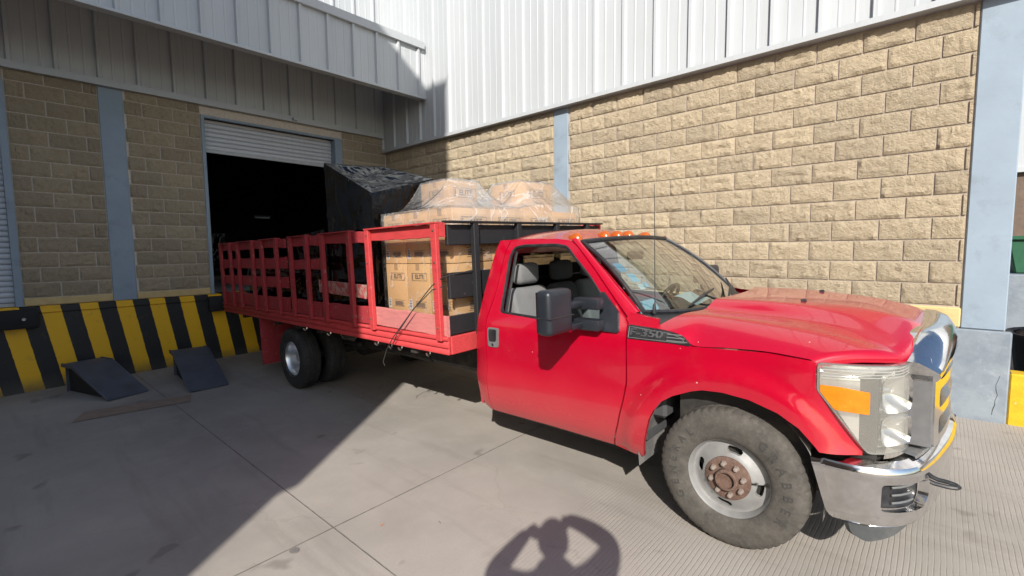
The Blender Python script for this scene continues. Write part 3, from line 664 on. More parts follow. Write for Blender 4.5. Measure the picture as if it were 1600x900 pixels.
# ================================================================== the truck
nrm = Vector((-GB, -GC, 1)).normalized(); ex = Vector((1, 0, GB)).normalized(); ey = nrm.cross(ex)
T0 = Vector((3.0, -2.325, gz(3.0, -2.325)))
TM = Matrix(((ex.x, ey.x, nrm.x, T0.x), (ex.y, ey.y, nrm.y, T0.y), (ex.z, ey.z, nrm.z, T0.z), (0, 0, 0, 1)))
TR = empty('flatbed_truck', TM); tag(TR, 'red single-cab truck with a stake-sided flatbed backed up to the dock', 'truck')
YK = [(.30,.90),(.38,.93),(.42,.957),(.5,.985),(.60,1.0),(.68,1.005),(.74,.996),(.85,.993),(1.0,1.0),(1.08,1.0),(1.15,.992),(1.20,.977),(1.25,.957),(1.45,.89),(1.65,.825),(1.74,.79),(1.80,.755),(1.86,.72)]
WX, WZ = 5.39, .40
def sideY(x, z):
    y = interp(YK, z); r = math.hypot(x-WX, z-WZ)
    if z > .3: y += .03*sstep(.68, .57, r)
    if x > 5.7: y -= .9*(x-5.7)**2
    if x < 3.55: y -= 1.2*(3.55-x)**2
    return y
def both(fn):
    for s in (-1, 1): fn(s)
def sp(name, outline, mat, s, step=.04, holes=(), off=0, dep=.03, par=None, ang=50):
    return panel(name, outline, lambda u, v: (u, s*(sideY(u, v)+off), v), mat, par or TR, step, holes, lambda u, v: (0, -s*dep, 0), ang)

WIN = rounded([(3.668,1.228),(3.660,1.66),(3.69,1.735),(3.80,1.748),(4.10,1.745),(4.21,1.728),(4.44,1.527),(4.598,1.361),(4.70,1.235),(4.70,1.178),(4.45,1.19)], .03)
DOOR = [(3.52,.388),(4.12,.395),(4.655,.388),(4.712,.554),(4.749,.689),(4.782,.85),(4.79,1.013),(4.785,1.233),(4.765,1.262),(4.64,1.395),(4.48,1.560),(4.31,1.72),(4.23,1.775),(4.10,1.792),(3.70,1.795),(3.63,1.785),(3.605,1.70),(3.585,1.4),(3.545,1.22),(3.525,1.1)]
CORNER = [(3.35,.68),(3.362,.92),(3.405,1.147),(3.425,1.381),(3.465,1.619),(3.50,1.80),(3.62,1.80),(3.598,1.70),(3.578,1.4),(3.538,1.22),(3.518,1.1),(3.512,.388),(3.479,.384),(3.432,.417),(3.381,.535)]
ARCH = [(5.84,.689),(5.818,.716),(5.752,.789),(5.658,.847),(5.522,.891),(5.386,.906),(5.28,.9),(5.216,.882),(5.102,.831),(5.031,.782),(4.985,.72),(4.955,.655),(4.92,.53),(4.891,.397)]
FEND = [(4.667,.388),(4.723,.554),(4.76,.689),(4.793,.85),(4.80,1.013),(4.796,1.233),(4.775,1.262),(4.80,1.300),(4.837,1.294),(4.909,1.28),(4.985,1.272),(4.992,1.216),(5.083,1.203),(5.15,1.182),(5.205,1.134),(5.38,1.141),(5.60,1.147),(5.813,1.130),(5.816,.992),(6.000,.712),(6.0,.686)] + ARCH + [(4.879,.376)]
def cabside(s):
    d = sp('door', DOOR, 'paint_red', s, .045, [WIN])
    ring = [(x, s*(sideY(x, z)-.008), z) for x, z in resample(WIN, .04)]
    MB().tube(ring, .013, 6, closed=True).build('window_seal', 'plastic_black', d)
    ring = [(x, s*(sideY(x, z)-.03), z) for x, z in resample([(3.70,1.2),(3.70,1.70),(3.74,1.72)], .04)[:14]]
    MB().tube(ring, .012, 6).build('window_channel', 'plastic_black', d)
    # handle: bezel, paddle, lock
    bz = rounded([(3.553,.945),(3.667,.948),(3.677,1.105),(3.557,1.105)], .02)
    sp('handle_bezel', bz, 'plastic_grey', s, .03, [], .008, .02, d)
    sp('handle', rounded([(3.572,.995),(3.648,.998),(3.655,1.092),(3.575,1.092)], .015), 'plastic_black', s, .03, [], .016, .02, d)
    MB().lathe([(.0, -s*-.014), (.012, -s*-.014), (.013, 0)], (3.61, s*sideY(3.61, .968), .968), 12).build('lock', 'chrome_dull', d)
    sp('cab_corner', CORNER, 'paint_red', s, .04, [], 0, .05)
    f = sp('fender', FEND, 'paint_red', s, .032, [], 0, .03)
    # vent with badge
    v = sp('side_vent', rounded([(4.80,1.142),(5.095,1.142),(5.206,1.137),(5.158,1.186),(5.085,1.207),(4.99,1.217),(4.80,1.227)], .012), 'plastic_black', s, .03, [], .006, .02)
    for k in range(3):
        z0 = 1.156+k*.018
        MB().tube([(x, s*(sideY(x, z0)+.008), z0) for x in (5.06, 5.1, 5.15-.012*k, 5.185-.018*k)], .004, 6).build('louver', 'plastic_grey', v)
    MB().tube([(x, s*(sideY(x, z)+.008), z) for x, z in resample([(4.81,1.15),(5.08,1.15),(5.17,1.15),(5.15,1.178),(5.07,1.197),(4.81,1.216)], .03)], .0025, 5, closed=True).build('vent_rim', 'plastic_grey', v)
    me = text_mesh('F-350', .062, .002, .0012); mb = MB()
    for q in me.vertices: q.co = (q.co.x*1.55 + q.co.y*.25, q.co.y, q.co.z)
    bas = Matrix(((1 if s < 0 else -1, 0, 0, 4.925), (0, 0, s, s*(sideY(4.92, 1.183)+.009)), (0, 1, 0, 1.184), (0, 0, 0, 1)))
    mesh_add(mb, me, bas); mb.build('badge', 'text_metal', v, smooth=False)
    # headlight
    PL = [(0, (5.822, .986)), (.13, (5.95, .962)), (.25, (6.06, .905)), (.35, (6.125, .83)), (.44, (6.15, .75)), (.50, (6.158, .685))]
    def plan(u, inset=0):
        x = interp([(a, b_[0]) for a, b_ in PL], u); y = interp([(a, b_[1]) for a, b_ in PL], u)
        x2 = interp([(a, b_[0]) for a, b_ in PL], u+.01); y2 = interp([(a, b_[1]) for a, b_ in PL], u+.01)
        if u > .49: x2, y2 = x+.001, y-.01
        n = Vector((-(y2-y), (x2-x), 0)); n = Vector((abs(n.x), abs(n.y), 0)).normalized() if n.length else Vector((0, 1, 0))
        return x-n.x*inset, y-n.y*inset
    LO = rounded([(0, 1.126), (0, .99), (.205, .702), (.498, .70), (.498, 1.112), (.25, 1.124)], .018)
    def lens_f(u, v): x, y = plan(u, -.004); return (x, s*y, v)
    hl = panel('headlight', LO, lens_f, 'lens', TR, .035, (), lambda u, v: (-.03, -s*.03, 0))
    def refl_f(u, v):
        d_ = .045
        for cz, hz in ((.975, .105), (.80, .085)):
            if .25 < u < .49 and abs(v-cz) < hz: 
                e = min(min(u-.25, .49-u)/.03, (hz-abs(v-cz))/.03, 1); d_ += .06*e
        if v > 1.06: d_ += .008*math.sin(v*280)
        x, y = plan(min(u, .49), d_); return (x, s*y, v)
    panel('lamp_housing', [(.01, 1.116), (.01, .99), (.205, .715), (.488, .712), (.488, 1.103)], refl_f, 'reflector', hl, .014, ang=30)
    def am_f(u, v): x, y = plan(u, -.0065); return (x, s*y, v)
    panel('indicator', rounded([(.012, 1.02), (.012, .985), (.07, .905), (.205, .893), (.205, 1.0), (.1, 1.018)], .008), am_f, 'amber', hl, .03, (), lambda u, v: (-.004, -s*.004, 0))
    n_ = Vector((.80, .60, 0)); tt_ = Vector((.60, -.80, 0))
    for cz, hz in ((.975, .092), (.80, .078)):
        x, y = plan(.375, .018); rows = []
        for i in range(9):
            q = i/8; row = []
            for k in range(28):
                a = 2*PI*k/28; ca, sa = math.cos(a), math.sin(a); e = .5
                ex_ = math.copysign(abs(ca)**e, ca); ez_ = math.copysign(abs(sa)**e, sa); blend = q
                px_ = (ca*(1-blend)+ex_*blend)*.088*q; pz_ = (sa*(1-blend)+ez_*blend)*hz*q; dep = .062*(1-q*q)
                p = Vector((x, y, cz))+tt_*px_-n_*dep; row.append((p.x, s*p.y, p.z+pz_))
            rows.append(row)
        MB().grid(rows, True).build('lamp_bowl', 'chrome', hl, ang=180)
    for k in range(4):
        zr = 1.108-k*.014; MB().tube([(lambda q: (q[0], s*q[1], zr))(plan(u, .004)) for u in [.02+.46*j/14 for j in range(15)]], .0022, 5).build('lens_rib', 'trim_metal', hl)
    for cz in (.985, .80):
        x, y = plan(.37, .075); MB().tube([(x-.02, s*y, cz), (x+.02, s*y, cz)], [.016, .012], 10).build('bulb', 'chrome', hl)
    MB().tube([(*(lambda q: (q[0], s*q[1]))(plan(u, .0)), v) for u, v in resample(LO, .04)], .0035, 5, closed=True).build('lens_seal', 'plastic_grey', hl)
    # wheel arch liner
    rows = []
    for k in range(25):
        a = -.15+(PI+.3)*k/24; rows.append([(WX-.03+.50*math.cos(a), s*y, WZ+.0+.53*math.sin(a)) for y in (.985, .9, .75, .5)])
    w = MB().grid(rows).build('wheel_well', 'liner', TR)
    MB().box((4.85, s*.50-.01, .25), (5.9, s*.50+.01, 1.0)).build('inner_panel', 'chassis', w)
    # A pillar
    D = [(4.785, .950, 1.268), (4.65, .902, 1.398), (4.49, .850, 1.562), (4.32, .797, 1.722), (4.235, .765, 1.785)]; Wd = [(4.835, .875, 1.298), (4.705, .838, 1.412), (4.555, .792, 1.540), (4.385, .745, 1.680), (4.285, .715, 1.765)]
    rows = []
    for t_ in range(9):
        q = t_/2; i = min(int(q), 3); fr = q-i
        a = Vector(D[i]).lerp(Vector(D[i+1]), fr); b_ = Vector(Wd[i]).lerp(Vector(Wd[i+1]), fr); row = []
        for k in range(7):
            u = k/6; p = a.lerp(b_, u)+Vector((.010, .016, .012))*math.sin(PI*u); row.append((p.x, s*p.y, p.z))
        i0 = a+Vector((-.02, -.05, -.03)); i1 = b_+Vector((-.05, -.02, -.03)); row = [(i0.x, s*i0.y, i0.z)]+row+[(i1.x, s*i1.y, i1.z)]
        rows.append(row)
    MB().grid(rows).build('a_pillar', 'paint_red', TR, ang=60)
    # rocker and cab underside
    MB().box((3.48, s*.86-.05, .36), (4.70, s*.86+.05, .44)).build('rocker', 'chassis', TR, bevel=.02)
    # telescopic mirror
    m = empty('mirror'); m.parent = TR
    MB().box((4.43, s*1.33-.125, 1.195), (4.545, s*1.33+.125, 1.475)).build('mirror_head', 'mirror_plastic', m, bevel=.034, segs=4, ang=50)
    MB().box((4.428, s*1.33-.128, 1.300), (4.549, s*1.33+.128, 1.308)).build('mirror_seam', 'plastic_black', m, bevel=.003)
    MB().box((4.426, s*1.33-.105, 1.21), (4.431, s*1.33+.105, 1.46)).build('mirror_glass', 'chrome', m)
    for z, h in ((1.355, .022), (1.215, .022)):
        MB().box((4.455, min(s*1.0, s*1.25), z-h), (4.52, max(s*1.0, s*1.25), z+h)).build('mirror_arm', 'mirror_plastic', m, bevel=.012, segs=2)
        MB().box((4.44, min(s*.99, s*1.07), z-h-.016), (4.64, max(s*.99, s*1.07), z+h+.016)).build('arm_clamp', 'mirror_plastic', m, bevel=.014, segs=2)
    sp('mirror_sail', rounded([(4.60,1.172),(4.742,1.172),(4.715,1.30),(4.58,1.425),(4.565,1.40)], .012), 'mirror_plastic', s, .03, [], .02, .03, m)
both(cabside)
# roof
def roof_z(x, y):
    a = min(1, abs(y)/.76)
    return 1.800+.075*(1-a**2.2)-.10*sstep(3.9, 4.32, x)*(1-.5*a*a)-.025*sstep(3.66, 3.49, x)
rows = []
for i in range(25):
    u = i/24; row = []
    for j in range(29):
        v = -1+j/14; y = math.sin(v*PI/2)*.762; xf = 4.315-.05*(y/.72)**2; x = 3.49+(xf-3.49)*u; row.append((x, y, roof_z(x, y)))
    row = [(row[0][0], -.766, row[0][2]-.02)]+row+[(row[-1][0], .766, row[-1][2]-.02)]
    rows.append(row)
rf = MB().grid(rows).build('roof', 'paint_red', TR, ang=60)
MB().grid([[(x, y, z-.03) for x, y, z in r_[2:-2]] for r_ in rows[1:-1]]).build('headliner', 'headliner', rf)
for y in (-.58, -.20, 0, .20, .58):
    x = 4.19-.03*(y/.6)**2; z = roof_z(x, y)
    rr = []
    for k in range(9):
        a = PI/2*k/8; rr.append([(x-.012+.075*math.cos(a)*math.cos(t_*PI/8)*(1.25 if math.cos(t_*PI/8) < 0 else .7), y+.044*math.cos(a)*math.sin(t_*PI/8), z-.012+.062*math.sin(a)) for t_ in range(16)])
    MB().grid(rr, True).build('roof_light', 'amber_lens', TR)
# windshield
def ws(u, v):                                 # u across -1..1, v 0 base .. 1 top
    b_ = Vector((4.845+.20*(1-u*u), u*.868, 1.293-.045*(1-u*u))); t_ = Vector((4.288+.05*(1-u*u), u*.712, 1.760+.022*(1-u*u)))
    p = b_.lerp(t_, v); p += Vector((.02, 0, .025))*math.sin(PI*v); return p
wsg = MB().grid([[ws(-1+j/12, i/12) for j in range(25)] for i in range(13)]).build('windshield', 'windshield_glass', TR)
edge = [ws(-1+j/12, 0) for j in range(25)]+[ws(1, i/12) for i in range(1, 13)]+[ws(1-j/12, 1) for j in range(1, 25)]+[ws(-1, 1-i/12) for i in range(1, 12)]
MB().tube([p+Vector((.004, 0, .004)) for p in edge], .015, 6, closed=True).build('windshield_seal', 'plastic_black', wsg)
for s in (-1, 1): MB().grid([[ws(s*(1-.05*i/3), j/12)-Vector((.006, 0, .004)) for i in range(4)] for j in range(13)]).build('frit_band', 'plastic_black', wsg)
MB().grid([[ws(-1+j/12, 1-.03*i/2)-Vector((.006, 0, .004)) for j in range(25)] for i in range(3)]).build('frit_band', 'plastic_black', wsg)
def on_glass(name, mat, u0, u1, v0, v1, par=wsg, off=.012):
    MB().grid([[ws(u0+(u1-u0)*i/4, v0+(v1-v0)*j/4)-Vector((off, 0, off*.6)) for i in range(5)] for j in range(5)]).build(name, mat, par)
on_glass('sticker', 'sticker_blue', -.90, -.80, .50, .62); on_glass('sticker', 'paper_blue', -.86, -.77, .36, .47); on_glass('sticker', 'label_white', -.84, -.78, .27, .335); on_glass('sticker', 'paper_blue', -.77, -.72, .29, .35)
mb = MB().box((4.33, -.13, 1.60), (4.36, .13, 1.67)).build('rear_view_mirror', 'plastic_black', TR, bevel=.01)
# cowl, wipers, antenna
def hood_rear(y): return 5.195-.215*(abs(y)/.968)**2
rows = []
for i in range(6):
    t_ = i/5; row = []
    for j in range(25):
        u = -1+j/12; a = ws(u*.995, 0)+Vector((.004, 0, -.006)); b_ = Vector((hood_rear(u*.93)+.05, u*.93, 1.215+.05*(1-u*u))); p = a.lerp(b_, t_); p.z -= .022*math.sin(PI*t_); row.append(p)
    rows.append(row)
MB().grid(rows).build('cowl', 'plastic_black', TR)
for y0, y1, x_ in ((-.50, .04, 0), (.22, .76, 0)):
    a = ws(y0/.868, .03)+Vector((.04, 0, .02)); b_ = ws(y1/.868, .16)+Vector((.03, 0, .02)); c_ = Vector((5.05, y0+.62 if y0 < 0 else y0-.12, 1.27))
    w = MB().tube([a, a.lerp(b_, .5)+Vector((.01, 0, .012)), b_], [.007, .012, .007], 6).build('wiper', 'plastic_black', TR)
    MB().tube([a.lerp(b_, .5)+Vector((.01, 0, .02)), a.lerp(c_, .6)+Vector((.0, 0, .03)), c_], [.006, .009, .013], 6).build('wiper_arm', 'plastic_black', w)
MB().tube([(4.915, -.85, 1.29), (4.915, -.85, 1.34), (4.92, -.85, 1.36), (4.925, -.852, 2.10)], [.014, .010, .003, .002], 8).build('antenna', 'plastic_black', TR)
# hood
ZC_ = [(5.15,1.35),(5.44,1.347),(5.73,1.335),(5.93,1.315),(6.12,1.270),(6.20,1.235)]; ZO = [(4.95,1.285),(5.2,1.280),(5.6,1.255),(5.9,1.212),(6.16,1.140)]; ZG = [(4.95,1.222),(5.083,1.208),(5.15,1.188),(5.205,1.142),(5.38,1.148),(5.60,1.153),(5.82,1.136),(6.2,1.118)]
def hood_z(x, y):
    a = abs(y); zo = interp(ZO, x)+.012*(1-(a/.97)**2); d = interp(ZC_, x)-zo
    w_ = sstep(5.4, 6.12, x); f_ = sstep(.42-.10*w_, .57+.13*w_, a); l_ = min(1, max(0, (a-.30)/.40)); z = zo+d*(1-(f_*(1-w_)+l_*w_))
    if a > .70: z = zo-(zo-interp(ZG, x))*((a-.70)/.278)**1.9
    return z
HF = [(0,6.205),(.3,6.203),(.5,6.185),(.62,6.16),(.70,6.13),(.80,6.055),(.88,5.955),(.93,5.88),(.978,5.815)]
rows = []
for i in range(33):
    u = i/32; row = []
    for j in range(61):
        v = -1+j/30; y = .978*(v*.75+.25*math.sin(v*PI/2)); x0 = hood_rear(y); x1 = interp(HF, abs(y)); x = x0+(x1-x0)*u
        z = hood_z(x, y)
        z -= .014*sstep(.965, 1.0, u)
        row.append((x, y*(1+.008*sstep(5.0, 5.3, x)), z))
    rows.append(row)
top = rows
full = [[(x, y, z-.03) for x, y, z in rows[0]]]+rows+[[(x-.008, y, z-.035) for x, y, z in rows[-1]]]
MB().grid(full).build('hood', 'paint_red', TR, ang=70)
for y in (-.30, .30): MB().tube([(5.62, y, hood_z(5.62, y)-.002), (5.645, y, hood_z(5.64, y)+.008)], [.014, .010], 8).build('washer_nozzle', 'plastic_black', TR)
# engine bay blackout just under the hood
MB().box((5.1, -.90, .5), (6.05, .90, 1.06)).build('engine_bay', 'chassis', TR)
# grille
def gx(y, z): return 6.318-.068*(y/.69)**2-.115*sstep(1.02, 1.28, z)**1.3
GO = [(-.69,.705),(.69,.705),(.69,1.085),(.64,1.125),(.55,1.175),(.46,1.222),(.36,1.238),(0,1.24),(-.36,1.238),(-.46,1.222),(-.55,1.175),(-.64,1.125),(-.69,1.085)]
GH = [rounded([(-.60,z0),(.60,z0),(.60,z1),(-.60,z1)], .025) for z0, z1 in ((.745,.835),(.88,.975),(1.02,1.10))]
gr = panel('grille', rounded(GO, .03), lambda u, v: (gx(u, v), u, v), 'chrome', TR, .035, GH, lambda u, v: (-.13, 0, 0), 40)
MB().grid([[(gx(y_/10*.62, .9)-.06, y_/10*.62, z) for y_ in range(-10, 11)] for z in (.73, .9, 1.12)]).build('grille_mesh', 'plastic_black', gr)
for k in range(-11, 12): MB().tube([(gx(k*.053, .9)-.05, k*.053, .74), (gx(k*.053, .9)-.05, k*.053, 1.11)], .006, 4).build('grille_bar', 'plastic_grey', gr)
rows = []
for k in range(49):
    y = -.70+1.40*k/48; a = abs(y); zt = interp([(0,1.245),(.36,1.243),(.46,1.228),(.56,1.188),(.64,1.142),(.70,1.118)], a); xg = gx(y, 1.0); w_ = interp([(0,.15),(.45,.14),(.70,.055)], a)
    rows.append([(xg-.13, y, zt-.02), (xg-.105, y, zt), (xg-.06, y, zt-.004), (xg-.012, y, zt-.03), (xg+.014, y, zt-.03-w_*.3), (xg+.018, y, zt-.03-w_*.65), (xg+.006, y, zt-.03-w_), (xg-.05, y, zt-.035-w_), (xg-.13, y, zt-.03-w_)])
gc = MB().grid(rows); gc.f += [list(range(9)), list(range(48*9, 49*9))[::-1]]; gc.mi += [0, 0]; gc.build('grille_cap', 'chrome', gr, ang=40)
for s in (-1, 1): MB().box((6.10, s*.694-.006, .705), (6.243, s*.694+.006, 1.062)).build('grille_side', 'grille_grey', gr, bevel=.004)
# bumper
BP = [(0,(5.832,.985)),(.12,(5.95,.990)),(.23,(6.055,.968)),(.33,(6.14,.915)),(.43,(6.20,.835)),(.57,(6.245,.70)),(.77,(6.285,.505)),(1.02,(6.322,.25)),(1.27,(6.335,0))]
BPX = [(a, b_[0]) for a, b_ in BP]; BPY = [(a, b_[1]) for a, b_ in BP]
def bplan(u, off):
    s_ = 1.0 if u <= 1.27 else -1.0; w = u if u <= 1.27 else 2.54-u
    x = interp(BPX, w); y = interp(BPY, w); dx = interp(BPX, w+.01)-interp(BPX, w-.01); dy = interp(BPY, w+.01)-interp(BPY, w-.01)
    n = Vector((-dy, dx, 0)); n = n.normalized() if n.length > 1e-6 else Vector((1, 0, 0))
    if w > 1.255: n = Vector((1, 0, 0))
    if w < .06: n = Vector((0, 1, 0))
    return (x+n.x*off, -s_*(y+n.y*off))
BOFF = [(.345,-.045),(.365,-.018),(.40,-.006),(.48,.0),(.56,.004),(.60,.006),(.615,.012),(.635,.012),(.652,.0),(.664,-.022),(.668,-.05)]
def bump_f(u, v):
    z = v; x, y = bplan(u, lin(BOFF, z)); return (x, y, z)
def bo(u): return .66 - .02*sstep(.1, 0, u) if u < .2 else .668
BO = [(.0,.668),(.075,.39),(.10,.347),(.3,.345),(2.24,.345),(2.44,.347),(2.465,.39),(2.54,.668)]
fog = rounded([(.255,.445),(.51,.435),(.555,.475),(.555,.545),(.52,.582),(.255,.578)], .02)
fog2 = [(2.54-u, v) for u, v in fog][::-1]
mid = rounded([(.98,.42),(1.56,.42),(1.56,.53),(.98,.53)], .02)
bm_ = panel('bumper', BO, bump_f, 'chrome', TR, .022, [fog, fog2], lambda u, v: (-.04, 0, 0), 40)
for fg in (fog, fog2):
    c_ = sum((Vector(q) for q in fg), Vector((0, 0)))/len(fg)
    fb = panel('fog_recess', [tuple(c_+(Vector(q)-c_)*1.04) for q in fg], lambda u, v: (bplan(u, -.045)[0], bplan(u, -.045)[1], v), 'plastic_black', bm_, .03)
    for k in range(3):
        z = .47+k*.038; MB().tube([(*bplan(c_.x+d_, -.035), z) for d_ in (-.12, -.07, -.02, .03)], .006, 5).build('recess_fin', 'plastic_grey', bm_)
rows = []
for k in range(41):
    u = .48+(2.54-.96)*k/40; a = bplan(u, -.03); b_ = bplan(u, -.14); r_ = .004 if k % 2 else 0
    rows.append([(a[0], a[1], .667), (a[0]-.004, a[1], .678+r_), (b_[0], b_[1], .684+r_), (b_[0]-.02, b_[1], .66)])
MB().grid(rows).build('step_pad', 'plastic_grey', bm_, ang=20)
for s in (-1, 1):
    lo, hi = (.12, .60) if s < 0 else (2.54-.60, 2.54-.12)
    def va(u, v): x, y = bplan(u, -.06-.10*(.37-v)); return (x, y, v)
    cpts = [(lo, .37), (lo+.02, .275), (lo+.10, .245), (lo+.34, .300), (hi, .315), (hi, .37)] if s < 0 else [(lo, .37), (lo, .315), (lo+.14, .300), (hi-.10, .245), (hi-.02, .275), (hi, .37)]
    panel('air_dam', rounded(cpts, .03), va, 'dam_grey', TR, .04, (), lambda u, v: (-.02, -s*.012, 0))
    y0 = s*.60
    MB().tube([(6.22, y0-.030, .508), (6.31, y0-.030, .505), (6.338, y0-.018, .504), (6.348, y0, .503), (6.338, y0+.018, .504), (6.31, y0+.030, .505), (6.22, y0+.030, .508)], .011, 8).build('tow_hook', 'plastic_black', TR)
# cab back wall, floor, interior
bw = panel('cab_back', [(-.93,.42),(.93,.42),(.96,.7),(.93,1.15),(.86,1.4),(.74,1.76),(.4,1.80),(-.4,1.80),(-.74,1.76),(-.86,1.4),(-.93,1.15),(-.96,.7)], lambda u, v: (3.365+.055*sstep(.6, 1.2, v)+.085*sstep(1.2, 1.8, v), u, v), 'paint_red', TR, .08, [rounded([(-.62,1.25),(.62,1.25),(.55,1.66),(-.55,1.66)], .05)], lambda u, v: (.03, 0, 0))
panel('rear_window', [(-.64,1.23),(.64,1.23),(.57,1.68),(-.57,1.68)], lambda u, v: (3.385+.055*sstep(.6, 1.2, v)+.085*sstep(1.2, 1.8, v), u, v), 'rear_glass', bw, .1)
MB().box((3.45, -.93, .48), (4.9, .93, .52)).build('cab_floor', 'dash', TR)
MB().prism([(4.50,.62),(4.48,1.00),(4.52,1.10),(4.62,1.165),(4.80,1.20),(4.98,1.205),(5.0,.62)], 1, -.88, .88).build('dashboard', 'dash', TR, bevel=.02)
for s in (-1, 1): MB().box((3.55, s*.955-.012, .45), (4.70, s*.955+.012, 1.16)).build('door_trim', 'dash', TR)
for k, (y, w, m) in enumerate(((-.52, .50, 'seat_grey'), (0, .36, 'seat_dark'), (.52, .50, 'seat_grey'))):
    st = empty('seat'); st.parent = TR
    MB().prism([(3.62,.80),(4.12,.86),(4.16,.92),(4.10,.98),(3.70,.95),(3.60,.92)], 1, y-w/2, y+w/2).build('cushion', m, st, bevel=.035, segs=3)
    MB().prism([(3.58,.92),(3.72,.93),(3.68,1.15),(3.625,1.36),(3.56,1.40),(3.49,1.36),(3.50,1.1)], 1, y-w/2+.01, y+w/2-.01).build('seat_back', m, st, bevel=.035, segs=3)
    MB().box((3.505, y-.14, 1.415), (3.62, y+.14, 1.60)).build('headrest', m, st, bevel=.045, segs=3)
sw = MB(); cen = Vector((4.40, .45, 1.19)); ax = Vector((-.85, 0, .52)).normalized(); e1 = Vector((0, 1, 0)); e2 = ax.cross(e1)
sw.tube([cen+(e1*math.cos(a*PI/16)+e2*math.sin(a*PI/16))*.185 for a in range(32)], .016, 8, closed=True)
for a in (.1, PI-.1, -PI/2): sw.tube([cen, cen+(e1*math.cos(a)+e2*math.sin(a))*.18], .016, 6)
sw.tube([cen+ax*.02, cen-ax*.25], [.06, .03], 10); sw.build('steering_wheel', 'plastic_black', TR)

# wheels
def tyre_prof():
    h = [(.222,-.098),(.232,-.108),(.25,-.114),(.29,-.1215),(.325,-.1225),(.355,-.117),(.372,-.108),(.386,-.098),(.394,-.088),(.398,-.06),(.398,-.046),(.388,-.044),(.388,-.036),(.399,-.034),(.400,-.012),(.390,-.010),(.390,0)]
    return h+[(r, -y) for r, y in h[::-1][1:]]
def tread(r, y, k):
    if abs(y) >= .055 and r > .376: return -.006 if k % 4 == 0 else 0
    if .02 < abs(y) < .035 and r > .394: return -.005 if k % 4 == 2 else 0
    return 0
def wheel(cx, cy, s, kind, mat):
    c = (cx, cy, .40)
    if kind == 'front':
        def disc(u, v):                       # u = arc length at r .16, v = radius
            y = lin([(.100,.086),(.120,.086),(.128,.082),(.175,.058),(.200,.046),(.208,.050)], v); a = u/.16
            return (cx+v*math.cos(a), cy+s*y, c[2]+v*math.sin(a))
        holes = []
        for k in range(4):
            a0 = (R(80)+k*PI/2)*.16; r0 = .163; holes.append([(a0+da, r0+dr) for da, dr in ((-.028,-.017),(.028,-.017),(.040,-.008),(.041,.008),(.028,.017),(-.028,.017),(-.041,.008),(-.040,-.008))])
        w = panel('wheel', [(0,.100),(2*PI*.16,.100),(2*PI*.16,.208),(0,.208)], disc, 'rim_paint', TR, .014, holes, lambda u, v: (0, -s*.02, 0), 60)
        q = [(.200,.02),(.206,-.05),(.214,-.078),(.222,-.092),(.232,-.106),(.237,-.109),(.238,-.104),(.232,-.094)]
        MB().lathe([(r, -s*y) for r, y in [(a, b_) for a, b_ in q]], c, 64).build('rim_barrel', 'rim_paint', w)
        MB().lathe([(r, s*y) for r, y in ((.122,.084),(.122,.094),(.112,.098),(.062,.098),(.060,.128),(.055,.134),(.046,.134),(.042,.112),(.0,.110))], c, 48).build('hub', 'rust', w)
        for k in range(8):
            a = k*PI/4+.2; p = (cx+.088*math.cos(a), cy, c[2]+.088*math.sin(a)); MB().lathe([(.0155, s*.096), (.0155, s*.112), (.012, s*.124), (0, s*.127)], p, 6).build('lug_nut', 'lug', w, ang=20)
        MB().lathe([(.0, s*.02), (.17, s*.02), (.17, -s*.1)], c, 32).build('brake_drum', 'chassis', w)
    else:
        w = MB().lathe([(r, s*y) for r, y in ((.232,.094),(.238,.106),(.236,.110),(.226,.100),(.214,.07),(.204,.03),(.200,-.03),(.190,-.055),(.150,-.062),(.105,-.045),(.100,-.04),(.06,-.04),(.058,.02),(.05,.03),(0,.03))], c, 56).build('wheel', 'rim_dull' if kind == 'rear' else 'chassis', TR)
        if kind == 'rear':
            for k in range(8):
                a = k*PI/4; p = (cx+.082*math.cos(a), cy, c[2]+.082*math.sin(a)); MB().lathe([(.015, -s*.04), (.015, -s*.02), (.011, -s*.012), (0, -s*.01)], p, 6).build('lug_nut', 'lug', w, ang=20)
    t = MB().lathe(tyre_prof(), c, 216, tread).build('tyre', mat, w, ang=40)
    if kind == 'front' and s < 0:
        for word, mid_a in (('GENERAL', 172), ('GRABBER', 12)):
            big = word[0] == 'G'; st = 13.5 if big else 5.2; n = len(word)
            for k, ch in enumerate(word):
                if ch == ' ': continue
                a = R(mid_a-(k-(n-1)/2)*st); me = text_mesh(ch, .062 if big else .022, .0015, .0008)
                r0 = .305 if big else .262
                rad = Vector((math.cos(a), 0, math.sin(a))); tan = Vector((math.sin(a), 0, -math.cos(a)))
                p = Vector(c)+rad*r0+Vector((0, s*(.1222 if big else .1175), 0))
                mb = MB(); mesh_add(mb, me, Matrix(((tan.x, rad.x, 0, p.x), (tan.y, rad.y, s, p.y), (tan.z, rad.z, 0, p.z), (0, 0, 0, 1))))
                mb.build('letter', 'tyre_letter', w, smooth=False)
    return w
for s in (-1, 1):
    wheel(5.40, s*.878, s, 'front', 'tyre'); wheel(.04, s*1.048, s, 'rear', 'tyre_dark'); wheel(.04, s*.71, s, 'inner', 'tyre_dark')
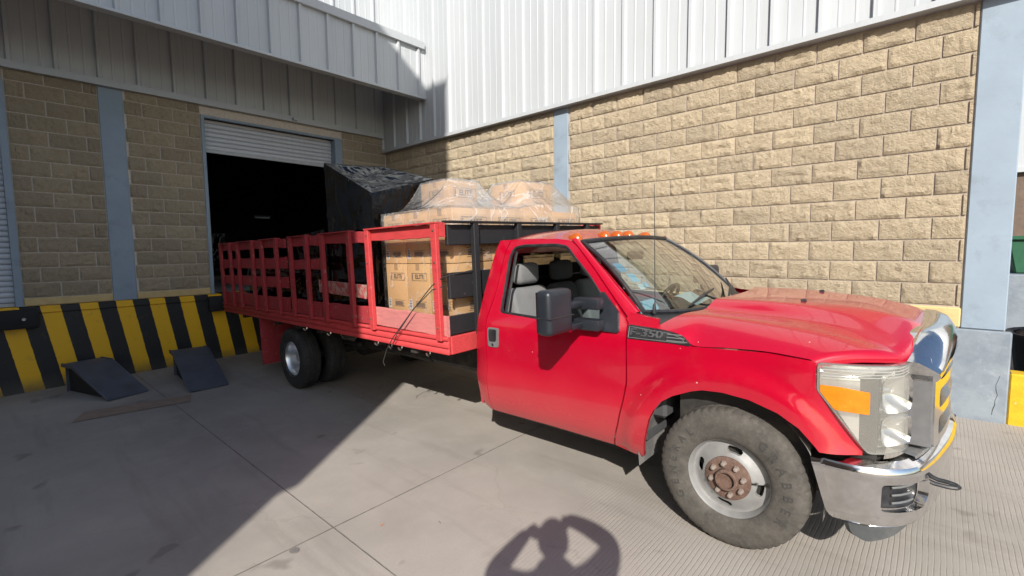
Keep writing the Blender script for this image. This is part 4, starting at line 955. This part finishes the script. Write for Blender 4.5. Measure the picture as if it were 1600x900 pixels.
# chassis
ch = empty('chassis'); ch.parent = TR
for s in (-1, 1): MB().box((-2.2, s*.42-.04, .62), (5.9, s*.42+.04, .80)).build('frame_rail', 'chassis', ch, bevel=.01)
MB().tube([(.04, -1.0, .40), (.04, -.25, .40), (.04, -.15, .40), (.04, .15, .40), (.04, .25, .40), (.04, 1.0, .40)], [.06, .06, .16, .16, .06, .06], 12).build('rear_axle', 'chassis', ch)
MB().tube([(5.4, -.8, .40), (5.4, .8, .40)], .06, 10).build('front_axle', 'chassis', ch)
MB().tube([(.1, 0, .45), (4.2, 0, .62)], .05, 10).build('drive_shaft', 'chassis', ch)
MB().box((2.0, -.56, .52), (3.1, -.30, .80)).build('fuel_tank', 'chassis', ch, bevel=.05)
MB().tube([(.9, -.50, .60), (2.2, -.50, .60)], .08, 12).build('muffler', 'chassis', ch)
for s in (-1, 1):
    MB().box((-.862, min(s*.72, s*1.2), .20), (-.85, max(s*.72, s*1.2), .90)).build('mudflap', 'bed_red_dull', TR, bevel=.003)
    MB().tube([(-.6, s*.55, .55), (.7, s*.55, .55)], [.03, .03], 8).build('leaf_spring', 'chassis', ch)

# flatbed
bed = empty('bed'); bed.parent = TR
X0, X1 = -2.36, 3.28
MB().box((X0, -1.17, .93), (X1-.01, 1.17, 1.005)).build('bed_deck', 'bed_floor', bed, smooth=False)
for k in range(9): MB().box((X0+.1+k*.62, -1.16, .82), (X0+.18+k*.62, 1.16, .929)).build('cross_member', 'chassis', bed, smooth=False)
rp = [(-1.17,.872),(-1.195,.872),(-1.20,.878),(-1.20,.905),(-1.188,.912),(-1.188,.925),(-1.206,.932),(-1.206,.968),(-1.192,.975),(-1.192,.99),(-1.212,.997),(-1.212,1.022),(-1.17,1.024)]
for s in (-1, 1): MB().prism([(-s*y, z) for y, z in rp], 0, X0, X1).build('side_rail', 'bed_red', bed, bevel=.003, ang=50)
MB().box((X1-.02, -1.168, .872), (X1+.012, 1.168, 1.024)).build('end_rail', 'bed_red', bed, bevel=.006)
MB().box((X0-.01, -1.168, .872), (X0+.03, 1.168, 1.024)).build('end_rail', 'bed_red_dull', bed, bevel=.006)
POST = [-2.24,-1.81,-1.47,-.90,-.545,-.06,.37,.81,1.20,1.79,2.15,3.17]
def plank(name, x0, x1, z0, z1, mat, s, tilt=0, y=1.168, par=None):
    rnd = random.Random(hash((x0, z0)) & 255); mb = MB(); n = 10; rows = []; tt = rnd.uniform(-.022, .022)
    for i in range(n+1):
        x = x0+(x1-x0)*i/n; b0 = (tilt+tt)*(i/n-.5)+rnd.uniform(-.004, .004); b1 = (tilt+tt)*(i/n-.5)+rnd.uniform(-.005, .005)
        ys = s*y; yo = s*(y+.026)
        rows.append([(x, ys, z0+b0), (x, yo, z0+b0), (x, yo, z1+b1), (x, ys, z1+b1)])
    mb.grid(rows, True); mb.f += [[0, 1, 2, 3], [4*n+3, 4*n+2, 4*n+1, 4*n]]; mb.mi += [0, 0]
    return mb.build(name, mat, par or bed, bevel=.004)
SEC = [(-2.26,-1.55,0),(-1.50,-.62,0),(-.575,.18,0),(.345,1.07,1),(1.17,2.08,2),(2.13,3.275,3)]
for s in (-1, 1):
    for i, (a, b_, t_) in enumerate(SEC):
        sec = empty('stake_section'); sec.parent = TR
        mt = 'bed_red' if t_ == 3 else 'bed_red_dull'
        for k in (2*i, 2*i+1):
            w = .066 if t_ < 3 else .07; tl = random.uniform(-.012, .012)
            mb = MB().box((POST[k], min(s*1.195, s*1.235), .99), (POST[k]+w, max(s*1.195, s*1.235), 1.955)); mb.v = [(x+tl*(z-1.0), y, z) for x, y, z in mb.v]; mb.build('post', mt, sec, bevel=.005)
            for zb in (1.10, 1.64, 1.90): MB().lathe([(0, s*.008), (.009, s*.008), (.011, 0)], (POST[k]+w/2, s*1.235, zb), 8).build('bolt', 'rust', sec)
        p0, p1 = POST[2*i], POST[2*i+1]+.06
        MB().box((p0-.005, min(s*1.165, s*1.238), 1.956), (p1+.005, max(s*1.165, s*1.238), 1.968)).build('cap', mt, sec)
        plank('board', a, b_, 1.845, 1.955, mt, s, par=sec)
        plank('board', a, b_, 1.03, 1.205, {3: 'bed_pink'}.get(t_, 'bed_red_dull'), s, par=sec)
        if t_ == 0: plank('board', a, b_, 1.575, 1.715, 'bed_red_dull', s, par=sec); plank('board', a, b_, 1.33, 1.468, 'bed_red_dull', s, par=sec)
        if t_ == 1: plank('board', a-.03, b_+.03, 1.57, 1.69, 'bed_red_dull', s, par=sec)
        if t_ == 2: plank('board', 1.06, 2.02, 1.30, 1.435, 'bed_worn', s, -.03, par=sec)
# headboard
hb_ = empty('headboard'); hb_.parent = TR
for y in (-.86, -.30, .30, .86): MB().box((3.275, y-.03, 1.0), (3.325, y+.03, 1.965)).build('post', 'headboard_black', hb_, bevel=.005)
for z0, z1, y0 in ((1.775, 1.945, -1.14), (1.33, 1.55, -1.14), (1.03, 1.19, -1.165)):
    MB().box((3.235, y0, z0), (3.272, -y0, z1)).build('board', 'headboard_black', hb_, bevel=.006)
MB().box((3.232, -1.16, 1.958), (3.33, 1.16, 1.975)).build('cap', 'headboard_black', hb_, bevel=.003)
for x in (2.18, 2.42, 2.58, 3.0, .6, 1.2):
    MB().tube([(x, -1.17, .87), (x, -1.175, .845), (x+.008, -1.195, .835), (x+.012, -1.215, .848), (x+.014, -1.22, .862)], .008, 6).build('hook', 'chrome_dull', bed)

# ================================================================== cargo on the bed
def on_bed(name, loc):
    o = empty(name, TM @ Matrix.Translation(loc)); return o
BX, BY, BZ = .352, .466, .478
ink_side = MB(); me = text_mesh('ELITE', .058, 0, .0015)
fr_w, fr_h, th = .115, .036, .004
mesh_add(ink_side, me, Matrix(((1, 0, 0, .006), (0, 1, 0, 0), (0, 0, 1, 0), (0, 0, 0, 1))))
for a, b_ in (((-fr_w, fr_h-th), (fr_w, fr_h)), ((-fr_w, -fr_h), (fr_w, -fr_h+th)), ((-fr_w, -fr_h), (-fr_w+th, fr_h)), ((fr_w-th, -fr_h), (fr_w, fr_h)), ((-fr_w+.01, -fr_h+.01), (-fr_w+.02, fr_h-.01))):
    ink_side.add([(a[0], a[1], 0), (b_[0], a[1], 0), (b_[0], b_[1], 0), (a[0], b_[1], 0)], [(0, 1, 2, 3)])
small = MB()
for r_ in range(4): small.add([(-.075, -.02+r_*.011, 0), (.075-.02*(r_ % 2), -.02+r_*.011, 0), (.075-.02*(r_ % 2), -.013+r_*.011, 0), (-.075, -.013+r_*.011, 0)], [(0, 1, 2, 3)])
small.add([(-.085, -.03, 0), (.085, -.03, 0), (.085, -.027, 0), (-.085, -.027, 0)], [(0, 1, 2, 3)]); small.add([(-.085, .03, 0), (.085, .03, 0), (.085, .033, 0), (-.085, .033, 0)], [(0, 1, 2, 3)])
bar = MB().add([(-.022, -.045, -.0003), (.022, -.045, -.0003), (.022, .045, -.0003), (-.022, .045, -.0003)], [(0, 1, 2, 3)]); bar.cur = 1
for k in range(9): bar.add([(-.018, -.04+k*.009, .0004), (.018, -.04+k*.009, .0004), (.018, -.036+k*.009+.002*(k % 3), .0004), (-.018, -.036+k*.009+.002*(k % 3), .0004)], [(0, 1, 2, 3)])
def tmp_mesh(mb, mats):
    o = mb.build('t', mats, smooth=False); me_ = o.data; bpy.data.objects.remove(o); return me_
INK, SML, BAR = tmp_mesh(ink_side, 'print_ink'), tmp_mesh(small, 'print_ink'), tmp_mesh(bar, ['label_white', 'print_ink'])
boxme = {}
def carton(x, y, z, dims, label, group, marks=True, rz=0):
    t = on_bed('cardboard_box', (x, y, z)); t.matrix_world = TM @ Matrix.Translation((x, y, z)) @ Matrix.Rotation(rz, 4, 'Z')
    tag(t, label, 'box', group); k = dims; dx, dy, dz = dims[0]/2-.004, dims[1]/2-.004, dims[2]-.005
    if k not in boxme:
        o = MB().box((-dx, -dy, 0), (dx, dy, dz)).build('carton', 'cardboard', t, bevel=.006, segs=2); o2 = MB().box((-.028, -dy-.0012, dz-.06), (.028, dy+.0012, dz+.0012)).build('tape', 'tape', t); boxme[k] = (o.data, o2.data)
    else: link('carton', boxme[k][0], t); link('tape', boxme[k][1], t)
    if marks:
        for face in ('side', 'front'):
            if dims[2] < .4: pass
            if face == 'side': bas = lambda u, w: Matrix(((1, 0, 0, u), (0, 0, -1, -dy-.0018), (0, 1, 0, w), (0, 0, 0, 1)))
            else: bas = lambda u, w: Matrix(((0, 0, 1, dx+.0018), (1, 0, 0, u), (0, 1, 0, w), (0, 0, 0, 1)))
            for me_, u, w in ((INK, .02, dz-.122), (SML, .03, dz-.385)):
                o = link('print_mark', me_, t); o.matrix_local = bas(u, w) @ (Matrix.Scale(1.35, 4) if face == 'front' else Matrix.Identity(4))
            if face == 'side': o = link('barcode_label', BAR, t); o.matrix_local = bas(-.13, dz-.385)
    return t
xc = [2.125+BX*(i+.5) for i in range(3)]; yc = [-1.00+BY*(j+.5) for j in range(4)]
zl = [1.145, 1.145+BZ]
cols = ['rear', 'middle', 'front']; rowsn = ['nearest the side rail', 'second from the side rail', 'third from the side rail', 'farthest from the side rail']
for lv in (0, 1):
    for i in range(3):
        for j in range(4):
            if lv == 0 and j > 0 and i < 2: continue
            lab = '%s printed carton, %s column from the cab, row %s' % (('lower layer', 'upper layer')[lv], ('third', 'second', 'first')[i], rowsn[j])
            carton(xc[i]+random.uniform(-.003, .003), yc[j]+random.uniform(-.003, .003), zl[lv], (BX, BY, BZ), lab, 'stacked cartons on the flatbed', rz=random.uniform(-.006, .006))
ZT = zl[1]+BZ
carton(2.335, -.30, ZT, (.47, .40, .345), 'single carton on top of the stack on the near side, under the film', 'loose cartons on top of the stack', True)
carton(2.645, .53, ZT, (.45, .56, .345), 'larger carton on top of the stack on the far side, under the film', 'loose cartons on top of the stack', True)
pl = on_bed('pallet', (2.655, -.07, 1.005)); tag(pl, 'wooden pallet under the stack of cartons on the flatbed', 'pallet')
for k in range(3): MB().box((-.54+k*.49, -.93, 0), (-.44+k*.49, .93, .10)).build('runner', 'bed_floor', pl, bevel=.004)
for k in range(7): MB().box((-.54, -.93+k*.29, .10), (.54, -.81+k*.29, .122)).build('deck_board', 'bed_floor', pl, bevel=.003)

# clear stretch film over the cartons
fl = on_bed('stretch_film', (0, 0, 0)); fl.matrix_world = TM @ Matrix.Translation((2.655, -.07, ZT)); tag(fl, 'clear crinkled stretch film tented over the cardboard boxes', 'plastic film')
TB = [(2.10, 2.57, -.50, -.10, .345), (2.42, 2.87, .25, .81, .345)]
def tent(x, y):
    z = 0
    for a, b_, c_, d_, h in TB:
        dx = max(a-x, 0, x-b_); dy = max(c_-y, 0, y-d_); dd = math.hypot(dx*1.1, dy)
        Lm = .55 if x > b_ else .42
        z = max(z, h*max(0, 1-dd/Lm)**1.9)
    z += (.004*noise.noise(Vector((x*5, y*5, 1)))+.004*noise.noise(Vector((x*13, y*9, 4)))+.008*abs(noise.noise(Vector((x*4+y*7, y*3-x*5, 9))))) * (1 if z > .012 else .25)
    return z+.012
xa, xb, ya, yb = 2.115, 3.195, -1.012, .876; rows = []
for i in range(73):
    x = xa+(xb-xa)*i/72; row = []
    for j in range(111):
        y = ya+(yb-ya)*j/110; row.append((x-2.655, y+.07, tent(x, y)))
    e0, e1 = row[0], row[-1]
    row = [(e0[0], e0[1]-.006, -.30), (e0[0], e0[1]-.004, -.12)]+row+[(e1[0], e1[1]+.004, -.12), (e1[0], e1[1]+.006, -.30)]; rows.append(row)
fr = rows[-1]; rows.append([(p[0]+.004, p[1], min(p[2], -.0)-.14) for p in fr]); rows.append([(p[0]+.006, p[1], -.30) for p in fr])
MB().grid(rows).build('top_sheet', 'film', fl, ang=180)
rows = []
ring = [(xb+.008, ya-.008), (xb+.008, yb+.008), (xa-.008, yb+.008), (xa-.008, ya-.008)]; ring = resample(ring, .07); ring.append(ring[0])
for z in [k*.06 for k in range(16)]:
    rows.append([(x-2.655+.004*noise.noise(Vector((x*9, z*14, y*9))), y+.07+.005*noise.noise(Vector((x*9, z*13, y*8+5))), z-.955) for x, y in ring])
MB().grid(rows).build('side_wrap', 'film_side', fl, ang=180)

# black wrapped loads
def wrapped(name, x0, x1, y0, y1, z0, tops, label, jag=.03):
    t = on_bed(name, ((x0+x1)/2, (y0+y1)/2, z0)); tag(t, label, 'wrapped load', 'black film wrapped loads on the flatbed'); cx, cy = (x0+x1)/2, (y0+y1)/2
    (z00, z10), (z01, z11) = tops             # [near y][rear x, front x], [far y][...]
    N = 44; rows = []
    def fold(x, y, z): q = noise.noise(Vector((x*1.6+z*1.2, y*1.6-z*.8, z*2.2-x*1.5))*1.6); return (1-min(1, abs(q)*5))**2
    def top(u, v): return (z00*(1-u)+z10*u)*(1-v)+(z01*(1-u)+z11*u)*v
    ringp = []
    for k in range(N): ringp.append((k/N, 0))
    for k in range(N): ringp.append((1, k/N))
    for k in range(N): ringp.append((1-k/N, 1))
    for k in range(N): ringp.append((0, 1-k/N))
    H = 30
    for h in range(H+1):
        row = []
        for u, v in ringp:
            x = x0+(x1-x0)*u; y = y0+(y1-y0)*v; zt = top(u, v); z = z0+(zt-z0)*h/H
            n = Vector((u-.5, v-.5, 0)); n = Vector((n.x if abs(n.x) >= abs(n.y)-.001 else 0, n.y if abs(n.y) >= abs(n.x)-.001 else 0, 0)).normalized()
            d = jag*.5*noise.noise(Vector((x*2.5+y*2, y*2.5-x, z*3)))+jag*.25*noise.noise(Vector((x*8, y*8, z*8)))+jag*.9*fold(x, y, z)
            row.append((x+n.x*d-cx, y+n.y*d-cy, z-z0))
        rows.append(row)
    MB().grid(rows, True).build('wrap', 'black_film', t, ang=50)
    g_ = []
    for j in range(N+1):
        row = []
        for i in range(N+1):
            u, v = i/N, j/N; x = x0+(x1-x0)*u; y = y0+(y1-y0)*v; e = min(u, 1-u, v, 1-v)
            dz = -.05*sstep(0, .3, e)+jag*1.6*noise.noise(Vector((x*3+y*5, y*2-x*3, 2)))*sstep(0, .12, e)+jag*1.2*fold(x*1.3, y*1.3, 3+x)*sstep(0, .1, e)
            row.append((x-cx, y-cy, top(u, v)+dz-z0))
        g_.append(row)
    MB().grid(g_).build('wrap_top', 'black_film', t, ang=50)
    return t
wrapped('wrapped_pallet', 1.10, 2.05, -1.06, -.28, 1.01, ((2.76, 2.33), (2.79, 2.53)), 'tall black film wrapped load with a sloping top behind the cartons', .014)
wrapped('wrapped_bundle', .15, .92, -1.0, .9, 1.01, ((1.99, 2.03), (2.0, 2.1)), 'low black wrapped bundle at the middle of the flatbed')
wrapped('wrapped_crate', -1.9, .02, -.95, .9, 1.01, ((1.62, 1.66), (1.65, 1.7)), 'long dark wrapped load at the rear of the flatbed', .02)
for k, (x, y, rz) in enumerate(((.30, -.2, .4), (.78, .25, 1.2))):
    t = on_bed('plastic_sheet', (x, y, 2.05)); tag(t, ['crumpled pale plastic scrap on the low black bundle toward the dock', 'folded pale plastic scrap on the low black bundle beside the tall load'][k], 'plastic sheet')
    MB().grid([[(.16*math.cos(rz)*(i/6-.5)-.06*math.sin(rz)*(j/4-.5)*2, .16*math.sin(rz)*(i/6-.5)+.06*math.cos(rz)*(j/4-.5)*2, .07+.04*noise.noise(Vector((i, j, k*5)))) for i in range(7)] for j in range(5)]).build('sheet', 'label_white', t)

# tie-down rope on the corner of the bed
rp_ = on_bed('tie_rope', (2.46, -1.22, .84)); tag(rp_, 'thin dark rope tied from the bed rail to the front corner post', 'rope')
o0 = Vector((2.46, -1.22, .84))
for k, pth in enumerate(([(2.40, -1.222, .82), (2.55, -1.246, .95), (2.85, -1.248, 1.20), (3.17, -1.246, 1.45), (3.26, -1.20, 1.52), (3.30, -.90, 1.56)], [(2.47, -1.222, .83), (2.62, -1.246, .99), (2.9, -1.25, 1.24), (3.18, -1.247, 1.42), (3.27, -1.19, 1.45)], [(2.40, -1.222, .82), (2.37, -1.225, .76), (2.34, -1.23, .70), (2.36, -1.228, .66)])):
    MB().tube([Vector(p)-o0 for p in pth], .0042, 6).build('strand', 'rope', rp_)

# papers on the dashboard
for k, (c_, sz, rz, m, lab) in enumerate((((4.72, .30, 1.232), (.16, .26), .2, 'paper', 'white paper sheet lying on the dashboard behind the steering wheel'), ((4.70, -.50, 1.245), (.08, .22), -.15, 'paper_blue', 'pale blue permit card standing low on the dashboard near the passenger side'))):
    t = on_bed('paper', c_); tag(t, lab, 'paper')
    if m == 'paper': MB().grid([[(sz[0]*(i/6-.5)*2*.6, sz[1]*(j/6-.5)*1.4+.2*0, .012*math.sin(i*.9+j*.4)+.05*(1-i/6)) for i in range(7)] for j in range(7)]).build('sheet', m, t)
    else: MB().grid([[(-.05*(i/4)+.02, sz[1]*(j/6-.5)*1.3, .075*i/4) for i in range(5)] for j in range(7)]).build('sheet', m, t)

# small litter on the concrete
def on_g(px, py, dz=0): return Vector((px, py, gz(px, py)+dz))
for k, (x, y, m, sz, lab, nm, cat) in enumerate(((6.25, -2.62, 'leaf', .035, 'dry brown leaf on the concrete near the cab', 'dry_leaf', 'leaf'), (6.66, -4.45, 'amber', .012, 'tiny orange scrap on the concrete near the slab joint', 'orange_scrap', 'scrap'), (6.93, -4.2, 'stain', .012, 'small dark pebble on the sunlit concrete', 'pebble', 'pebble'))):
    o = MB().grid([[(sz*(i/3-.5)*2, sz*(j/3-.5)*(1.2 if j % 3 else .5)*(1-.5*abs(i/3-.5)), .004+.006*noise.noise(Vector((i, j, k)))+.004*(i % 2)) for i in range(4)] for j in range(4)]).build(nm, m); o.location = on_g(x, y, .002); o.rotation_euler = (0, 0, k*1.3+.4); tag(o, lab, cat)

# ================================================================== the photographer (only the shadow is in frame)
def rel(r_, u_, d_): return CAM + rh*r_ + up*u_ - fh*d_
def skin_body(name, chains, mats, assign, sub=2):
    vs_, es, rad = [], [], []
    idx = {}
    def vid(p, r_):
        k = tuple(round(c, 4) for c in p)
        if k not in idx: idx[k] = len(vs_); vs_.append(tuple(p)); rad.append(r_)
        return idx[k]
    for ch_ in chains:
        prev = None
        for p, r_ in ch_:
            i = vid(p, r_)
            if prev is not None and prev != i: es.append((prev, i))
            prev = i
    me_ = bpy.data.meshes.new(name); me_.from_pydata(vs_, es, []); o = bpy.data.objects.new(name, me_); COL.objects.link(o)
    o.modifiers.new('s', 'SKIN'); o.modifiers['s'].use_smooth_shade = True
    sk = me_.skin_vertices[0].data if me_.skin_vertices else None
    if sk is None:
        me_.skin_vertices  # layer is created with the modifier evaluation
    if sk:
        for i, r_ in enumerate(rad): sk[i].radius = (r_, r_) if not isinstance(r_, tuple) else r_
        sk[0].use_root = True
    m2 = o.modifiers.new('b', 'SUBSURF'); m2.levels = sub; m2.render_levels = sub
    bpy.context.view_layer.update()
    ev = bpy.data.meshes.new_from_object(o.evaluated_get(bpy.context.evaluated_depsgraph_get()))
    bpy.data.objects.remove(o)
    for m in mats: ev.materials.append(M[m])
    for p in ev.polygons: p.use_smooth = True; p.material_index = assign(p.center)
    return ev
base = rel(.02, 0, .42); gzp = gz(base.x, base.y)
def pt(r_, z, d_): q = rel(r_, 0, d_); return Vector((q.x, q.y, gzp+z))
def skin_tube_person():
    pel = pt(.0, .98, .42)
    ch_ = [[(pel, .155), (pt(0, 1.15, .42), .145), (pt(0, 1.40, .42), .17), (pt(0, 1.62, .42), .17), (pt(0, 1.76, .40), .10), (pt(0, 1.84, .37), .085)]]
    for s in (-1, 1):
        ch_.append([(pel, .155), (pt(s*.10, .90, .42), .105), (pt(s*.12, .50, .41), .070), (pt(s*.13, .12, .44), .048), (pt(s*.14, .05, .40), .05), (pt(s*.15, .04, .27), .038)])
    ch_.append([(pt(0, 1.62, .42), .17), (pt(.20, 1.70, .39), .10), (pt(.307, 1.785, .32), .078), (pt(.345, 1.83, .25), .066), (pt(.235, 1.875, .17), .056), (pt(.134, 1.885, .10), .044), (pt(.105, 1.85, .055), .036)])
    ch_.append([(pt(0, 1.62, .42), .17), (pt(-.20, 1.68, .40), .095), (pt(-.33, 1.68, .27), .064), (pt(-.238, 1.72, .16), .055), (pt(-.165, 1.76, .08), .042), (pt(-.125, 1.785, .055), .036)])
    return ch_
def pers_assign(c):
    z = c.z-gzp; q = c-CAM; r_ = q.dot(rh); d_ = -q.dot(fh)
    if z < .11: return 3
    if z < 1.0: return 2
    if z > 1.66 and abs(r_) < .12 and d_ > .25: return 0
    if d_ < .17 and z > 1.6: return 0
    return 1
P = empty('person', loc=(base.x, base.y, gzp)); tag(P, 'person holding a phone up with both hands, seen only as a shadow on the concrete', 'person')
try:
    me_ = skin_body('body', skin_tube_person(), ['skin', 'shirt', 'trousers', 'shoe'], pers_assign)
    bo_ = link('body', me_, P); bo_.location = (-base.x, -base.y, -gzp)
except Exception as e: print('skin failed', e)
hc = pt(0, 1.905, .335); rows = []
for i in range(19):
    t_ = PI*i/18; row = []
    for k in range(28):
        a = 2*PI*k/28; rr = math.sin(t_); w = .084*(1-.18*max(0, -math.cos(t_))); x = rr*math.cos(a)*w; f_ = rr*math.sin(a)*.096; z = .13*math.cos(t_)
        if abs(a-PI/2) < .30: f_ += .02*math.exp(-((z+.005)/.025)**2)*(1-abs(a-PI/2)/.30)
        if abs(abs(a-PI/2)-.42) < .2: f_ -= .008*math.exp(-((z-.02)/.014)**2)
        if abs(a-PI/2) < .35: f_ -= .005*math.exp(-((z+.062)/.006)**2)
        p = hc+rh*x+fh*f_+up*z; row.append(p-Vector((base.x, base.y, gzp)))
    rows.append(row)
MB().grid(rows, True).build('head', 'skin', P, ang=180)
rows = [[(hc+rh*(math.sin(PI*.62*i/10)*math.cos(2*PI*k/28)*.092)+fh*(math.sin(PI*.62*i/10)*math.sin(2*PI*k/28)*(.100 if math.sin(2*PI*k/28) < .3 else .085)-.012)+up*(.133*math.cos(PI*.62*i/10)+.012+(.03 if math.sin(2*PI*k/28) > .5 and i > 6 else 0)))-Vector((base.x, base.y, gzp)) for k in range(28)] for i in range(11)]
MB().grid(rows, True).build('hair', 'hair', P, ang=180)
for s in (-1, 1):
    mb = MB(); c0 = hc+rh*s*.078-fh*.005; mb.tube([c0-Vector((base.x, base.y, gzp))+up*(.025*math.cos(a*PI/6))+fh*(.015*math.sin(a*PI/6)) for a in range(12)], .008, 6, closed=True); mb.build('ear', 'skin', P)
B0 = Vector((base.x, base.y, gzp))
for s, wz in ((1, 1.84), (-1, 1.79)):
    pc = pt(s*.10, wz-.005, .045)-B0; edge = rel(s*.082, .0, .022)-B0
    mb = MB(); mb.tube([pt(s*.125, wz, .06)-B0, pc, pt(s*.088, wz-.01, .035)-B0], [.027, .034, .026], 10); mb.build('palm', 'skin', P, ang=180)
    for k in range(4):
        z0 = .03-.022*k; l = (.95, 1.05, 1.0, .8)[k]
        a = pt(s*.092, wz+z0, .035)-B0; e = rel(s*.084, .035-.024*k, .010)-B0; e2 = rel(s*(.084-.022*l), .034-.024*k, .014)-B0
        MB().tube([pc, a, e+rh*s*.006, e2], [.011, .0095, .0085, .007], 8).build('finger', 'skin', P, ang=180)
    MB().tube([pc, pt(s*.105, wz-.03, .06)-B0, rel(s*.07, -.02, .034)-B0, rel(s*.045, -.012, .034)-B0], [.014, .012, .010, .008], 8).build('thumb', 'skin', P, ang=180)
ph = empty('phone', Matrix(((rh.x, u3.x, -fh.x, 0), (rh.y, u3.y, -fh.y, 0), (rh.z, u3.z, 0, 0), (0, 0, 0, 1)))); ph.location = CAM-fw*.020; tag(ph, 'dark phone held sideways in both hands of the photographer', 'phone')
MB().box((-.08, -.038, -.004), (.08, .038, .004)).build('case', 'plastic_black', ph, bevel=.003)
MB().box((-.076, -.035, .0042), (.076, .035, .005)).build('screen', 'chassis', ph)
